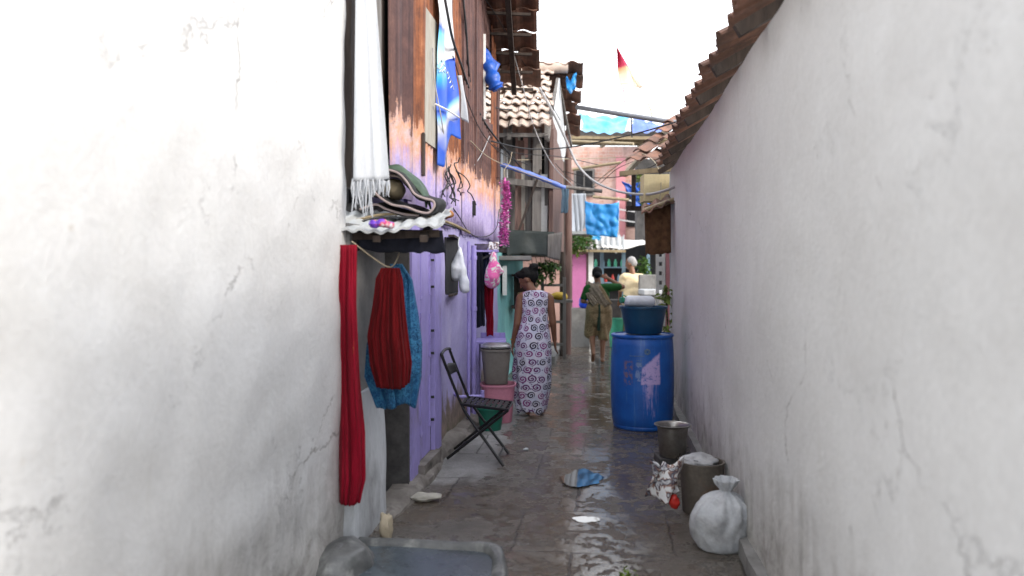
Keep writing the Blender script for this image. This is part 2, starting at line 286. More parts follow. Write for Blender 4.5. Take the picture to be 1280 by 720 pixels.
def dress_mat():
    t = NT('spiral_print_cotton'); uv = t.sep(t.tc.outputs['UV'])
    row = t.math('FLOOR', uv[1]); sh = t.math('MULTIPLY', t.math('MODULO', row, 2.0), .5)
    u = t.math('ADD', uv[0], sh); fx = t.math('SUBTRACT', t.math('FRACT', u), .5); fy = t.math('SUBTRACT', t.math('FRACT', uv[1]), .5)
    cx = t.n.new('ShaderNodeCombineXYZ'); t.L(t.math('FLOOR', u), cx.inputs[0]); t.L(row, cx.inputs[1])
    wn = t.n.new('ShaderNodeTexWhiteNoise'); wn.noise_dimensions = '2D'; t.L(cx.outputs[0], wn.inputs['Vector'])
    rc = t.sep(wn.outputs['Color']); fx = t.math('ADD', fx, t.math('MULTIPLY', t.math('SUBTRACT', rc[0], .5), .24)); fy = t.math('ADD', fy, t.math('MULTIPLY', t.math('SUBTRACT', rc[1], .5), .24))
    r = t.math('SQRT', t.math('ADD', t.math('MULTIPLY', fx, fx), t.math('MULTIPLY', fy, fy)))
    th = t.math('ADD', t.math('DIVIDE', t.math('ARCTAN2', fy, fx), 2*PI), t.math('MULTIPLY', wn.outputs[0], 1.0))
    sp = t.math('FRACT', t.math('ADD', t.math('MULTIPLY', r, 3.9), th))
    mask = t.math('MULTIPLY', t.math('LESS_THAN', sp, .60), t.math('LESS_THAN', r, t.math('ADD', .36, t.math('MULTIPLY', rc[2], .13))))
    motif = t.ramp(wn.outputs[0], [(0,(.17,.02,.13)), (.38,(.022,.014,.03)), (.66,(.10,.02,.10))], True)
    v = t.n.new('ShaderNodeVectorMath'); v.operation = 'MULTIPLY'; t.L(t.tc.outputs['UV'], v.inputs[0]); v.inputs[1].default_value = (1,1,1)
    vo = t.voro(v.outputs[0], 3.0); small = t.math('MULTIPLY', t.math('LESS_THAN', vo, .30), t.math('GREATER_THAN', r, .36))
    base = t.mix(t.rng(t.noise(v.outputs[0], 1.2, 3), .35, .65), (.56,.53,.60), (.45,.47,.58))
    col = t.mix(small, base, (.16,.13,.22)); col = t.mix(mask, col, motif)
    g = t.noise(t.mapping((3,3,.6)), 14, 4, .6); t.bump(g, .35, .012)
    return t.fin(col, .85, 0, .3, .2)
m['dress'] = dress_mat()

def print_mat(name, base, ink, scale, lo, hi, rough=.8, dist=1.5, base2=None):
    t = NT(name); v = t.mapping(); n = t.noise(v, scale, 3, .6, dist); w = t.noise(v, scale*2.3, 2, .5, dist*1.6)
    a = t.math('MULTIPLY', t.rng(n, lo, lo+.04), t.rng(n, hi+.04, hi))
    b = t.math('MULTIPLY', t.rng(w, lo, lo+.03), t.rng(w, hi+.03, hi))
    bs = t.mix(t.rng(t.noise(v, 3, 3), .4, .6), base, base2 or base)
    col = t.mix(t.math('MAXIMUM', a, b), bs, ink)
    t.bump(t.noise(v, 140, 2), .25, .003)
    return t.fin(col, rough, 0, .35, .2)
m['bluesari'] = print_mat('blue_paisley_print', (.008,.07,.19), (.045,.20,.36), 24, .49, .55, base2=(.004,.035,.10))
m['sariprint'] = print_mat('tan_leaf_print_sari', (.40,.30,.17), (.13,.085,.04), 34, .49, .56, base2=(.33,.245,.14))
m['pallu'] = print_mat('dark_brown_paisley_pallu', (.085,.065,.05), (.40,.33,.24), 42, .51, .56, base2=(.05,.042,.035))
m['pinkprint'] = print_mat('pink_green_print_bag', (.68,.10,.34), (.60,.64,.58), 11, .55, .70, base2=(.55,.22,.36), dist=.6)

def banner_mat():
    t = NT('printed_vinyl_banner'); uv = t.sep(t.tc.outputs['UV']); u, v = uv[0], uv[1]     # v=0 at the bottom
    w = t.math('MULTIPLY', t.math('SINE', t.math('MULTIPLY', u, 4.0)), .03)
    vv = t.math('ADD', v, w)
    base = t.ramp(vv, [(0,(.02,.09,.45)), (.10,(.015,.07,.42)), (.20,(.52,.53,.54)), (.245,(.12,.35,.75)), (.27,(.015,.08,.46)), (.40,(.012,.075,.5)), (.46,(.02,.30,.70)), (.58,(.42,.66,.78)), (.70,(.10,.48,.78)), (.735,(.015,.08,.42)), (.76,(.52,.52,.52)), (1,(.50,.50,.50))])
    blk = t.math('MULTIPLY', t.math('GREATER_THAN', u, .52), t.math('MULTIPLY', t.math('GREATER_THAN', v, .30), t.math('LESS_THAN', t.math('ADD', v, t.math('MULTIPLY', u, -.06)), .53)))
    col = t.mix(blk, base, (.012,.07,.5))
    col = t.mix(t.math('MULTIPLY', t.math('GREATER_THAN', u, .50), t.math('GREATER_THAN', v, .53)), col, (.50,.50,.51))
    t.bump(t.noise(t.mapping(), 14, 4, .5), .3, .01)
    return t.fin(col, .4, 0, .5)
m['banner'] = banner_mat()

def drum_mat():
    t = NT('scuffed_blue_drum_plastic'); v = t.mapping(); s = t.sep(t.tc.outputs['Object'])
    n1 = t.noise(v, 5, 8, .7); n2 = t.noise(v, 26, 8, .75); st = t.noise(t.mapping((14,14,.9)), 2.2, 7, .7)
    col = t.ramp(n1, [(.3,(.006,.062,.27)), (.7,(.012,.115,.44))])
    l = t.math('SUBTRACT', t.math('MULTIPLY', s[0], .987), t.math('MULTIPLY', s[1], .16))
    front = t.math('LESS_THAN', t.math('ADD', t.math('MULTIPLY', s[0], .16), t.math('MULTIPLY', s[1], .987)), 0.0)
    col = t.mix(t.math('MULTIPLY', t.rng(st, .57, .72), .45), col, (.12,.24,.42))
    col = t.mix(t.math('MULTIPLY', t.rng(n2, .62, .72), .35), col, (.20,.28,.40))
    def box(x0, x1, z0, z1, e, wob):
        lx = t.math('ADD', l, t.math('MULTIPLY', t.math('SUBTRACT', n1, .5), wob)); zx = t.math('ADD', s[2], t.math('MULTIPLY', t.math('SUBTRACT', n2, .5), wob))
        q = t.math('MULTIPLY', t.math('MULTIPLY', t.rng(lx, x0, x0+e), t.rng(lx, x1, x1-e)), t.math('MULTIPLY', t.rng(zx, z0, z0+e), t.rng(zx, z1, z1-e)))
        return t.math('MULTIPLY', q, front), lx, zx
    # lilac paint splash: a slanted top edge, drips under it
    a, lx, zx = box(-.015, .165, .43, .74, .012, .05)
    a = t.math('MULTIPLY', a, t.rng(t.math('SUBTRACT', zx, t.math('MULTIPLY', lx, .85)), .60, .575))
    b, _, _ = box(.0, .15, .10, .50, .05, .06); b = t.math('MULTIPLY', b, t.rng(t.math('ADD', st, t.math('MULTIPLY', s[2], .40)), .56, .68))
    c, _, _ = box(-.07, .0, .46, .64, .01, .03)
    lil = t.math('MAXIMUM', a, t.math('MULTIPLY', b, .8)); lil = t.math('MULTIPLY', lil, t.rng(n2, .35, .47))
    col = t.mix(lil, col, (.46,.36,.62))
    col = t.mix(t.math('MULTIPLY', c, t.rng(n2, .46, .52, 0, .55)), col, (.26,.34,.50))
    d, _, _ = box(-.175, -.085, .42, .66, .02, .09)
    col = t.mix(t.math('MULTIPLY', d, t.rng(n2, .46, .52, 0, .8)), col, (.20,.12,.12))
    t.bump(t.math('ADD', n1, t.math('MULTIPLY', n2, .5)), .2, .004)
    return t.fin(col, t.math('ADD', t.math('MULTIPLY', lil, .3), t.rng(n2, .3, .7, .28, .48)), 0, .5)
m['drum'] = drum_mat()
t = NT('flag_cloth'); uv = t.sep(t.tc.outputs['UV'])
m['flag'] = t.fin(t.ramp(uv[1], [(0,(.72,.60,.48)), (.30,(.70,.54,.38)), (.44,(.68,.40,.20)), (.48,(.62,.30,.18)), (.52,(.50,.035,.08)), (1,(.48,.025,.07))]), .8)
t = NT('news_print'); uvn = t.mapping((1,1,1)); q = t.noise(uvn, 16, 3, .5, .8)
m['paper'] = t.fin(t.ramp(q, [(0,(.70,.70,.70)), (.46,(.72,.72,.72)), (.5,(.30,.17,.13)), (.55,(.03,.03,.06)), (.62,(.65,.65,.66)), (.7,(.04,.05,.12))]), .5)
t = NT('purple_red_packet'); q = t.noise(t.mapping(), 14, 2, .5)
m['packet'] = t.fin(t.ramp(q, [(.35,(.10,.03,.38)), (.48,(.16,.06,.45)), (.54,(.62,.05,.08)), (.62,(.70,.70,.74))]), .3)

# ------------------------------------------------------------------ geometry
def tagp(o, label, cat, group=None, kind=None):
    if label: o['label'] = label
    if cat: o['category'] = cat
    if group: o['group'] = group
    if kind: o['kind'] = kind
    return o
def wloc(o):
    p = Vector((0,0,0))
    while o: p = p+o.location; o = o.parent
    return p
def thing(name, label, cat, loc=(0,0,0), group=None, rz=0):
    o = bpy.data.objects.new(name, None); C.objects.link(o); o.empty_display_size = .1
    o.location = loc; o.rotation_euler = (0,0,rz); return tagp(o, label, cat, group)
def finish(name, bm, mat, smooth, solid, bevel, sub, origin, nrm=True):
    if nrm: bmesh.ops.recalc_face_normals(bm, faces=bm.faces)
    me = bpy.data.meshes.new(name); 
    if origin is not None: bmesh.ops.translate(bm, vec=-origin, verts=bm.verts)
    bm.to_mesh(me); bm.free()
    me.materials.append(m[mat])
    if smooth: me.polygons.foreach_set('use_smooth', [True]*len(me.polygons))
    if smooth: me.set_sharp_from_angle(angle=math.radians(48))
    o = bpy.data.objects.new(name, me); C.objects.link(o)
    if solid:
        q = o.modifiers.new('solid', 'SOLIDIFY'); q.thickness = solid; q.offset = 0
    if sub:
        q = o.modifiers.new('sub', 'SUBSURF'); q.levels = q.render_levels = sub
    if bevel:
        q = o.modifiers.new('bevel', 'BEVEL'); q.width = bevel; q.segments = 2; q.limit_method = 'ANGLE'
    return o
def part(name, bm, mat, parent, smooth=False, solid=0, bevel=0, sub=0, local=False, label=None):
    o = finish(name, bm, mat, smooth, solid, bevel, sub, None if local else wloc(parent)); o.parent = parent
    if label: o['label'] = label
    return o
def solo(name, bm, mat, label, cat, group=None, kind=None, smooth=False, solid=0, bevel=0, sub=0, origin=None):
    if origin is None:
        xs = [v.co for v in bm.verts]
        origin = Vector((sum(v.x for v in xs)/len(xs), sum(v.y for v in xs)/len(xs), min(v.z for v in xs)))
    origin = Vector(origin)
    o = finish(name, bm, mat, smooth, solid, bevel, sub, origin); o.location = origin
    return tagp(o, label, cat, group, kind)
def nb(): return bmesh.new()
def box(bm, x0, x1, y0, y1, z0, z1, M4=None):
    vs = [Vector((x,y,z)) for z in (z0,z1) for y in (y0,y1) for x in (x0,x1)]
    if M4: vs = [M4 @ v for v in vs]
    v = [bm.verts.new(q) for q in vs]
    for f in ((0,2,3,1),(4,5,7,6),(0,1,5,4),(2,6,7,3),(0,4,6,2),(1,3,7,5)): bm.faces.new([v[i] for i in f])
    return bm
def beam(bm, a, b, w, h, up=(0,0,1)):
    a, b = Vector(a), Vector(b); d = (b-a).normalized(); s = d.cross(Vector(up))
    if s.length < 1e-3: s = d.cross(Vector((1,0,0)))
    s.normalize(); u = s.cross(d)
    M4 = Matrix((s,d,u)).transposed().to_4x4(); M4.translation = a
    return box(bm, -w/2, w/2, 0, (b-a).length, -h/2, h/2, M4)
def tube(bm, pts, r, seg=8, cap=True):
    pts = [Vector(p) for p in pts]; n = len(pts); rs = r if isinstance(r, (list,tuple)) else [r]*n
    rings = []; ref = None
    for i, p in enumerate(pts):
        d = (pts[min(i+1,n-1)]-pts[max(i-1,0)])
        if d.length < 1e-9: d = Vector((0,0,1))
        d.normalize()
        if ref is None: ref = Vector((0,0,1)) if abs(d.z) < .9 else Vector((1,0,0))
        s = d.cross(ref)
        if s.length < 1e-4: s = d.cross(Vector((.3,.9,.1)))
        s.normalize(); u = s.cross(d).normalized(); ref = u
        rings.append([bm.verts.new(p+(s*math.cos(2*PI*k/seg)+u*math.sin(2*PI*k/seg))*rs[i]) for k in range(seg)])
    for i in range(n-1):
        for k in range(seg): bm.faces.new((rings[i][k], rings[i][(k+1)%seg], rings[i+1][(k+1)%seg], rings[i+1][k]))
    if cap: bm.faces.new(rings[0][::-1]); bm.faces.new(rings[-1])
    return bm
def smoothpath(pts, k=6):
    pts = [Vector(p) for p in pts]; out = []
    P = [pts[0]*2-pts[1]]+pts+[pts[-1]*2-pts[-2]]
    for i in range(1, len(P)-2):
        for j in range(k):
            t = j/k; a,b,c,d = P[i-1:i+3]
            out.append(.5*((2*b)+(c-a)*t+(2*a-5*b+4*c-d)*t*t+(3*b-a-3*c+d)*t**3))
    return out+[pts[-1]]
def lathe(bm, prof, c=(0,0,0), seg=32, sx=1, sy=1, close=False, ph=0, squ=0):
    c = Vector(c); rings = []
    for r, z in prof:
        ring = []
        for k in range(seg):
            a = 2*PI*k/seg+ph; ca, sa = math.cos(a), math.sin(a)
            if squ:
                e = 2.0/(2.0+squ); ca = math.copysign(abs(ca)**e, ca); sa = math.copysign(abs(sa)**e, sa)
            ring.append(bm.verts.new(c+Vector((r*ca*sx, r*sa*sy, z))))
        rings.append(ring)
    for i in range(len(rings)-1):
        for k in range(seg): bm.faces.new((rings[i][k], rings[i][(k+1)%seg], rings[i+1][(k+1)%seg], rings[i+1][k]))
    if close: bm.faces.new(rings[0][::-1]); bm.faces.new(rings[-1])
    return bm
def sheet(bm, fn, nu, nv, uvs=(1,1)):
    uvl = bm.loops.layers.uv.verify()
    g = [[bm.verts.new(fn(i/nu, j/nv)) for i in range(nu+1)] for j in range(nv+1)]
    for j in range(nv):
        for i in range(nu):
            f = bm.faces.new((g[j][i], g[j][i+1], g[j+1][i+1], g[j+1][i]))
            for l, (a,b) in zip(f.loops, ((i,j),(i+1,j),(i+1,j+1),(i,j+1))): l[uvl].uv = (a/nu*uvs[0], b/nv*uvs[1])
    return g
def relief(bm, fn, back, nu, nv):
    """solid slab: front surface fn(u,v), flat sides going back by the vector `back`"""
    g = sheet(bm, fn, nu, nv); back = Vector(back)
    edge = [g[0][i] for i in range(nu+1)]+[g[j][nu] for j in range(1,nv+1)]+[g[nv][i] for i in range(nu-1,-1,-1)]+[g[j][0] for j in range(nv-1,0,-1)]
    bk = [bm.verts.new(v.co+back) for v in edge]; n = len(edge)
    for i in range(n): bm.faces.new((edge[(i+1)%n], edge[i], bk[i], bk[(i+1)%n]))
    bm.faces.new(bk)
    return bm
def lwall(bm, y0, y1, z0, z1, off=0, depth=.25, amp=.01, step=.08, seed=0, side=-1, line=None):
    ln = line or lw
    nu = max(2, int((y1-y0)/step)); nv = max(2, int((z1-z0)/step))
    def fn(u, v):
        y = y0+(y1-y0)*u; z = z0+(z1-z0)*v
        return V(ln(y, off)+amp*(nz((0,y,z), 1.3, seed)+.5*nz((0,y,z), 5, seed)), y, z)
    return relief(bm, fn, (side*depth, 0, 0), nu, nv)
def fwall(bm, x0, x1, y, z0, z1, depth=.2, amp=.008, step=.12, seed=0, dy=0):
    nu = max(2, int((x1-x0)/step)); nv = max(2, int((z1-z0)/step))
    def fn(u, v):
        x = x0+(x1-x0)*u; z = z0+(z1-z0)*v
        return V(x, y+dy*u+amp*nz((x,0,z), 2, seed), z)
    return relief(bm, fn, (0, depth, 0), nu, nv)
def ellip(bm, c, r, rot=None, u=20, v=12):
    ret = bmesh.ops.create_uvsphere(bm, u_segments=u, v_segments=v, radius=1)
    M4 = Matrix.Translation(Vector(c)) @ (rot.to_matrix().to_4x4() if rot else Matrix()) @ Matrix.Diagonal((r[0],r[1],r[2],1))
    bmesh.ops.transform(bm, matrix=M4, verts=ret['verts'])
def caps(bm, a, b, ra, rb=None, seg=12):
    a, b = Vector(a), Vector(b); rb = ra if rb is None else rb; n = 5
    pts, rs = [], []
    d = (b-a); L = d.length; d = d/L if L > 1e-6 else Vector((0,0,1))
    for k in range(n): t = PI/2*(1-k/n); pts.append(a-d*ra*math.sin(t)); rs.append(max(1e-4, ra*math.cos(t)))
    pts.append(a); rs.append(ra); pts.append(b); rs.append(rb)
    for k in range(1, n+1): t = PI/2*k/n; pts.append(b+d*rb*math.sin(t)); rs.append(max(1e-4, rb*math.cos(t)))
    tube(bm, pts, rs, seg)
def remesh(bm, voxel, smooth=4):
    """fuse overlapping shapes into one continuous skin"""
    me = bpy.data.meshes.new('tmp'); bmesh.ops.recalc_face_normals(bm, faces=bm.faces); bm.to_mesh(me); bm.free()
    o = bpy.data.objects.new('tmp', me); C.objects.link(o)
    q = o.modifiers.new('r', 'REMESH'); q.mode = 'VOXEL'; q.voxel_size = voxel
    if smooth: q = o.modifiers.new('s', 'SMOOTH'); q.iterations = smooth; q.factor = .5
    dg = bpy.context.evaluated_depsgraph_get(); ev = o.evaluated_get(dg)
    nm = bpy.data.meshes.new_from_object(ev); b2 = bmesh.new(); b2.from_mesh(nm)
    bpy.data.objects.remove(o); bpy.data.meshes.remove(me); bpy.data.meshes.remove(nm)
    return b2
def cloth(bm, tl, tr, bl, br, folds=5, amp=.02, seed=0, nu=40, nv=24, nrm=None, gather=0.0, ragged=0.0, sag=0.0, uvs=(1,1)):
    tl, tr, bl, br = map(Vector, (tl, tr, bl, br)); n = Vector(nrm) if nrm else (tr-tl).cross(bl-tl).normalized()
    def fn(u, v):                                # v = 0 bottom .. 1 top
        w = 1-v; p = (bl*(1-u)+br*u)*w+(tl*(1-u)+tr*u)*v
        ph = folds*2*PI*u+1.6*nz((u*3, v*1.4, 0), 1, seed)
        a = amp*(gather+(1-gather)*min(1, .25+w*1.1))
        p = p+n*(a*math.sin(ph)+amp*.9*nz((u*4, v*2.5, 1), 1, seed+3))
        p = p+(tr-tl).normalized()*amp*.35*math.cos(ph*1.0)*w
        if ragged: p.z += ragged*w**4*nz((u*7, 0, 0), 1, seed+9)
        if sag: p.z -= sag*math.sin(PI*u)*v
        return p
    return sheet(bm, fn, nu, nv, uvs)
def corrug(bm, P, Q, z0, z1, pitch, amp, seed=0, nrm=(1,0,0), rag=0.02, bow=.012):
    """corrugated sheet hung from P to Q, ridges upright"""
    P, Q = Vector(P), Vector(Q); L = (Q-P).length; n = Vector(nrm); nu = max(8, int(L/pitch*8)); nv = 14
    def fn(u, v):
        p = P.lerp(Q, u); s = u*L/pitch*2*PI
        z = z0+(z1-z0)*v+(rag*nz((u*9,0,0), 1, seed) if v in (0,1) else 0)
        off = amp*math.sin(s)+bow*nz((u*2, v*3, 0), 1, seed)
        return V(p.x, p.y, z)+n*off
    sheet(bm, fn, nu, nv)
def tiles(bm, A, E, S, ncol, nrow, w=.22, l=.33, lift=.035, curve=.028, seed=0, jit=.012, skip=(), edge=0):
    """interlocking clay tiles: every tile a curved sheet, rows lapped up the slope"""
    A, E, S = Vector(A), Vector(E).normalized(), Vector(S).normalized(); N = E.cross(S).normalized()
    if N.z < 0: N = -N
    r = random.Random(seed)
    for j in range(nrow):
        sh = r.uniform(-edge, edge)
        for i in range(ncol):
            if (i,j) in skip: continue
            o = A+E*(i*w+sh+r.uniform(-jit,jit))+S*(j*l+r.uniform(-jit,jit)*1.5)+N*r.uniform(0,jit)
            tw = r.uniform(-.03,.03); g = []
            for b in range(3):
                row = []
                for a in range(7):
                    u = a/6; h = curve*(math.sin(PI*min(1, u/.62)) if u < .62 else -.35*math.sin(PI*(u-.62)/.38))
                    s = b/2*(l*1.22)
                    row.append(o+E*(u*w*1.06)+S*(s+tw*u*w)+N*(h+lift*(1-b/2)))
                g.append(row)
            top = [[bm.verts.new(q) for q in row] for row in g]; bot = [[bm.verts.new(q-N*.014) for q in row] for row in g]
            for b in range(2):
                for a in range(6):
                    bm.faces.new((top[b][a], top[b][a+1], top[b+1][a+1], top[b+1][a]))
                    bm.faces.new((bot[b][a], bot[b+1][a], bot[b+1][a+1], bot[b][a+1]))
            for a in range(6):
                bm.faces.new((top[0][a], bot[0][a], bot[0][a+1], top[0][a+1])); bm.faces.new((top[2][a], top[2][a+1], bot[2][a+1], bot[2][a]))
            for b in range(2):
                bm.faces.new((top[b][0], top[b+1][0], bot[b+1][0], bot[b][0])); bm.faces.new((top[b][6], bot[b][6], bot[b+1][6], top[b+1][6]))
def rock(c, r, seed=0, amp=.25, u=20, v=14):
    bm = nb(); bmesh.ops.create_uvsphere(bm, u_segments=u, v_segments=v, radius=1)
    for q in bm.verts:
        p = q.co.copy(); k = 1+amp*nz(p, 1.3, seed)+.3*amp*nz(p, 4, seed)
        q.co = Vector((p.x*r[0]*k, p.y*r[1]*k, p.z*r[2]*k))+Vector(c)
    return bm
def leaves(bm, c, r, n, size, seed=0, droop=.3):
    q = random.Random(seed); c = Vector(c)
    for i in range(n):
        d = Vector((q.gauss(0,1), q.gauss(0,1), q.gauss(0,1))).normalized()*q.random()**.5
        p = c+Vector((d.x*r[0], d.y*r[1], d.z*r[2])); s = size*q.uniform(.6,1.3)
        a = Euler((q.uniform(-1,1), q.uniform(-.9,.9)+droop, q.uniform(0,6.28))).to_matrix()
        pts = [(0,0,0),(s*.4,-s*.26,s*.05),(s,0,-s*.12),(s*.4,s*.26,s*.05)]
        vs = [bm.verts.new(p+a @ Vector(t)) for t in pts]; bm.faces.new((vs[0],vs[1],vs[2])); bm.faces.new((vs[0],vs[2],vs[3]))

# ------------------------------------------------------------------ ground
bm = nb()
def gfn(u, v):
    x = -7+18*u; y = -2+30*v
    return V(x, y, .010*nz((x,y,0), .8)+.006*nz((x,y,0), 2.6, 4))
sheet(bm, gfn, 120, 200)
solo('ground', bm, 'ground', None, None, kind='structure', smooth=True, origin=(0,0,0))
bm = nb(); S0 = 400
box(bm, -S0, S0, -S0, S0, -.35, -.06); solo('terrain', bm, 'concrete', None, None, kind='structure', origin=(0,0,0))
def gz(x, y): return .010*nz((x,y,0), .8)+.006*nz((x,y,0), 2.6, 4)
def puddle(c, rx, ry, seed, tx, ty):
    """thin film of water tilted to steer what it reflects, not by the paving"""
    bm = nb(); c = Vector(c); n = 70; vs = []
    for k in range(n):
        a = 2*PI*k/n; q = 1+.42*nz((math.cos(a)*1.3, math.sin(a)*1.3, seed), 1)+.16*nz((math.cos(a)*3, math.sin(a)*3, seed), 1)+.05*nz((math.cos(a)*9, math.sin(a)*9, seed), 1)
        dx, dy = math.cos(a)*rx*q+SL*math.sin(a)*ry*q, math.sin(a)*ry*q
        vs.append(bm.verts.new(c+V(dx, dy, -dx*math.tan(math.radians(tx))-dy*math.tan(math.radians(ty)))))
    bm.faces.new(vs)
    o = solo('puddle', bm, 'water', None, None, kind='structure')
for px, py, rx, ry, sd, tx, ty in ((730,599,.145,.22,2.2,1.75,.0),(733,650,.075,.055,7.1,0,-2.4),):  # tilts shaped so the films mirror the blue tarpaulin and the sky
    Y = 1500/(py-335); X = (px-640)/1000*Y
    zz = max(gz(X+a*rx, Y+b*ry) for a in (-1,0,1) for b in (-1,0,1))
    puddle((X, Y, zz+.004), rx, ry, sd, tx, ty)

# ------------------------------------------------------------------ near left: whitewashed house with the awning
h0 = thing('whitewashed_house', 'whitewashed house nearest on the left with dark timber upper boards and grey awning', 'house', (lw(3),3,0))
part('wall', lwall(nb(), .3, 4.26, -.1, 4.9, -.03, .3, .024, .05, 2), 'whitewash', h0, True)
bm = nb()
def pil(u, v):
    y = 4.262+.68*u; z = -.05+.86*v
    return V(lw(y, .015)-.05*max(0,(u-.82)/.18)**2+.02*(1-v)*math.sin(u*3)+.014*nz((0,y,z),3,4), y, z)
relief(bm, pil, (-.3,0,0), 14, 20); part('plinth', bm, 'oldwhite', h0, True)
part('pillar', lwall(nb(), 4.263, 4.93, .812, 1.74, -.012, .28, .012, .06, 8), 'concrete', h0, True)
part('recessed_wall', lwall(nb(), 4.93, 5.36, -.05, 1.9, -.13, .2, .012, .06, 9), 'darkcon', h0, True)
for k, (a, b, z0, o) in enumerate(((4.262,4.36,1.93,.0),(4.37,4.50,1.93,.02),(4.51,4.60,1.93,-.015),(4.62,4.77,1.93,.015),(4.775,4.90,1.93,.0))):
    bm = nb(); lwall(bm, a, b, z0, 4.9, o, .05, .008, .05, 20+k); part('timber_board', bm, 'greywood' if k in (1,3) else 'darkwood', h0, True)
part('dark_recess_panel', fwall(nb(), lw(5.33)-.30, lw(5.33)+.045, 5.31, -.05, 1.75, .045, .008, .06, 3), 'darkcon', h0, True)  # dark panel added over the wall end to make the recess read dark
# awning: pale sheet, front edge low and towards the lane
bm = nb()
def awn(u, v):
    x = -1.02+.655*u; e = .02*math.sin(u*9)+.02*nz((u*6,v*2,0),1,2)
    y = 4.16+.95*v+.10*u; z = 1.688+.19*v+.030*u*(1-v)-.03*math.sin(u*PI)*v+e*.5
    z += .007*math.sin(u*58)
    return V(x-.03*v+.03*nz((v*5,0,0),1,6), y+(.03*nz((u*8,1,0),1,5) if v == 0 else 0), z)
sheet(bm, awn, 90, 14); part('awning', bm, 'asbestos', h0, False, solid=.012)
bm = nb()
beam(bm, (-1.0,4.30,1.665), (-.40,4.40,1.69), .035, .04); part('awning_beam', bm, 'darkwood', h0)
for q in (-.72,-.47): part('awning_strut', beam(nb(), (q,4.25,1.655), (q-.03,5.08,1.82), .04, .035), 'darkwood', h0)
bm = nb(); cloth(bm, at(446,286,4.34), at(553,288,4.44), at(446,314,4.36), at(556,316,4.44), 3, .015, 4, 36, 8, ragged=.03, nrm=(0,-1,0))
solo('tarpaulin', bm, 'blackcloth', 'black tarpaulin strip hanging in the shadow under the awning edge', 'tarpaulin', smooth=True, solid=.006)
# on the awning: folded mats, canvas, sack, packet
def mat_fold(pts, w0, name, label):
    th = thing(name, label, 'mat', at(500,262,4.78), 'rolled mats on the awning')
    P = smoothpath([at(*p) for p in pts], 8); n = len(P)
    bm = nb(); sheet(bm, lambda u,v: P[min(n-1,int(round(u*(n-1))))]+V(0.03*v, w0*v, .03*v+.012*nz((u*4,v*3,0),1,2)), n-1, 6)
    part('mat_sheet', bm, 'rubber', th, True, solid=.016)
    bm = nb(); tube(bm, [p+V(0,-.006,.001) for p in P], .007, 6); part('edge_binding', bm, 'mathem', th, True)
mat_fold([(462,232,4.63),(474,246,4.63),(490,256,4.63),(508,259,4.63),(524,265,4.63),(536,266,4.63),(543,258,4.63),(541,251,4.63),(530,248,4.63),(518,242,4.63),(509,228,4.63),(498,217,4.63),(484,212,4.63)], .36, 'rubber_mat', 'folded black rubber mat with pale edge curling at the front of the awning')
mat_fold([(450,262,4.68),(470,256,4.68),(484,262,4.68),(505,268,4.68),(524,270,4.68)], .30, 'rubber_mat', 'flat black rubber mat lowest in the pile on the awning')
mat_fold([(484,219,4.70),(500,222,4.70),(512,234,4.70),(522,246,4.70),(534,251,4.70)], .30, 'rubber_mat', 'black rubber mat tucked beneath the olive green canvas')
bm = nb(); rk = [at(478,205,4.80), at(492,200,4.80), at(508,208,4.80), at(522,221,4.80), at(532,236,4.80), at(534,244,4.80)]
P = smoothpath(rk, 6); bm = nb()
def canv(u, v):
    p = P[min(len(P)-1, int(round(u*(len(P)-1))))]; a = PI*v
    return p+V(0, -.05+.26*v, -.072+.072*math.sin(a*.9+.15)-.015)+V(0,0,.02*nz((u*5,v*4,0),1,3))
sheet(bm, canv, len(P)-1, 14); solo('canvas_bundle', bm, 'greencanvas', 'olive green canvas bundle slumped on top of the mats on the awning', 'canvas', smooth=True, solid=.012)
solo('straw_sack', rock(at(492,237,4.80), (.072,.11,.064), 3, .22), 'sack', 'straw coloured woven sack stuffed between the black mats', 'sack', smooth=True)
solo('orange_sack', rock(at(557,268,5.75), (.055,.10,.035), 5, .3), 'orangesack', 'small rusty orange sack at the right end of the awning', 'sack', smooth=True)
bm = nb(); tube(bm, smoothpath([at(445,275,4.63), at(480,268,4.68), at(520,269,4.73), at(560,278,4.78), at(587,291,5.0)], 6), .009, 6); solo('bent_rod', bm, 'bamboo', 'thin bent cane lying across the awning and sticking out at its right', 'cane', smooth=True)
bm = nb(); tube(bm, smoothpath([at(442,279,4.58), at(480,272,4.63), at(530,274,4.68), at(585,289,5.0)], 6), .006, 6); solo('hose', bm, 'cable', 'black hose lying along the awning sheet', 'hose', smooth=True)
bm = nb()
for k, (px, py, s) in enumerate(((468,280,.040),(477,279,.044),(487,281,.034))):
    b2 = rock(at(px,py,4.20), (s*.8,s*.7,s*.55), k+2, .35, 12, 8); me = bpy.data.meshes.new('t'); b2.to_mesh(me); b2.free(); bm.from_mesh(me); bpy.data.meshes.remove(me)
solo('packet', bm, 'packet', 'purple and red plastic packet lying on the awning edge', 'packet', smooth=True)

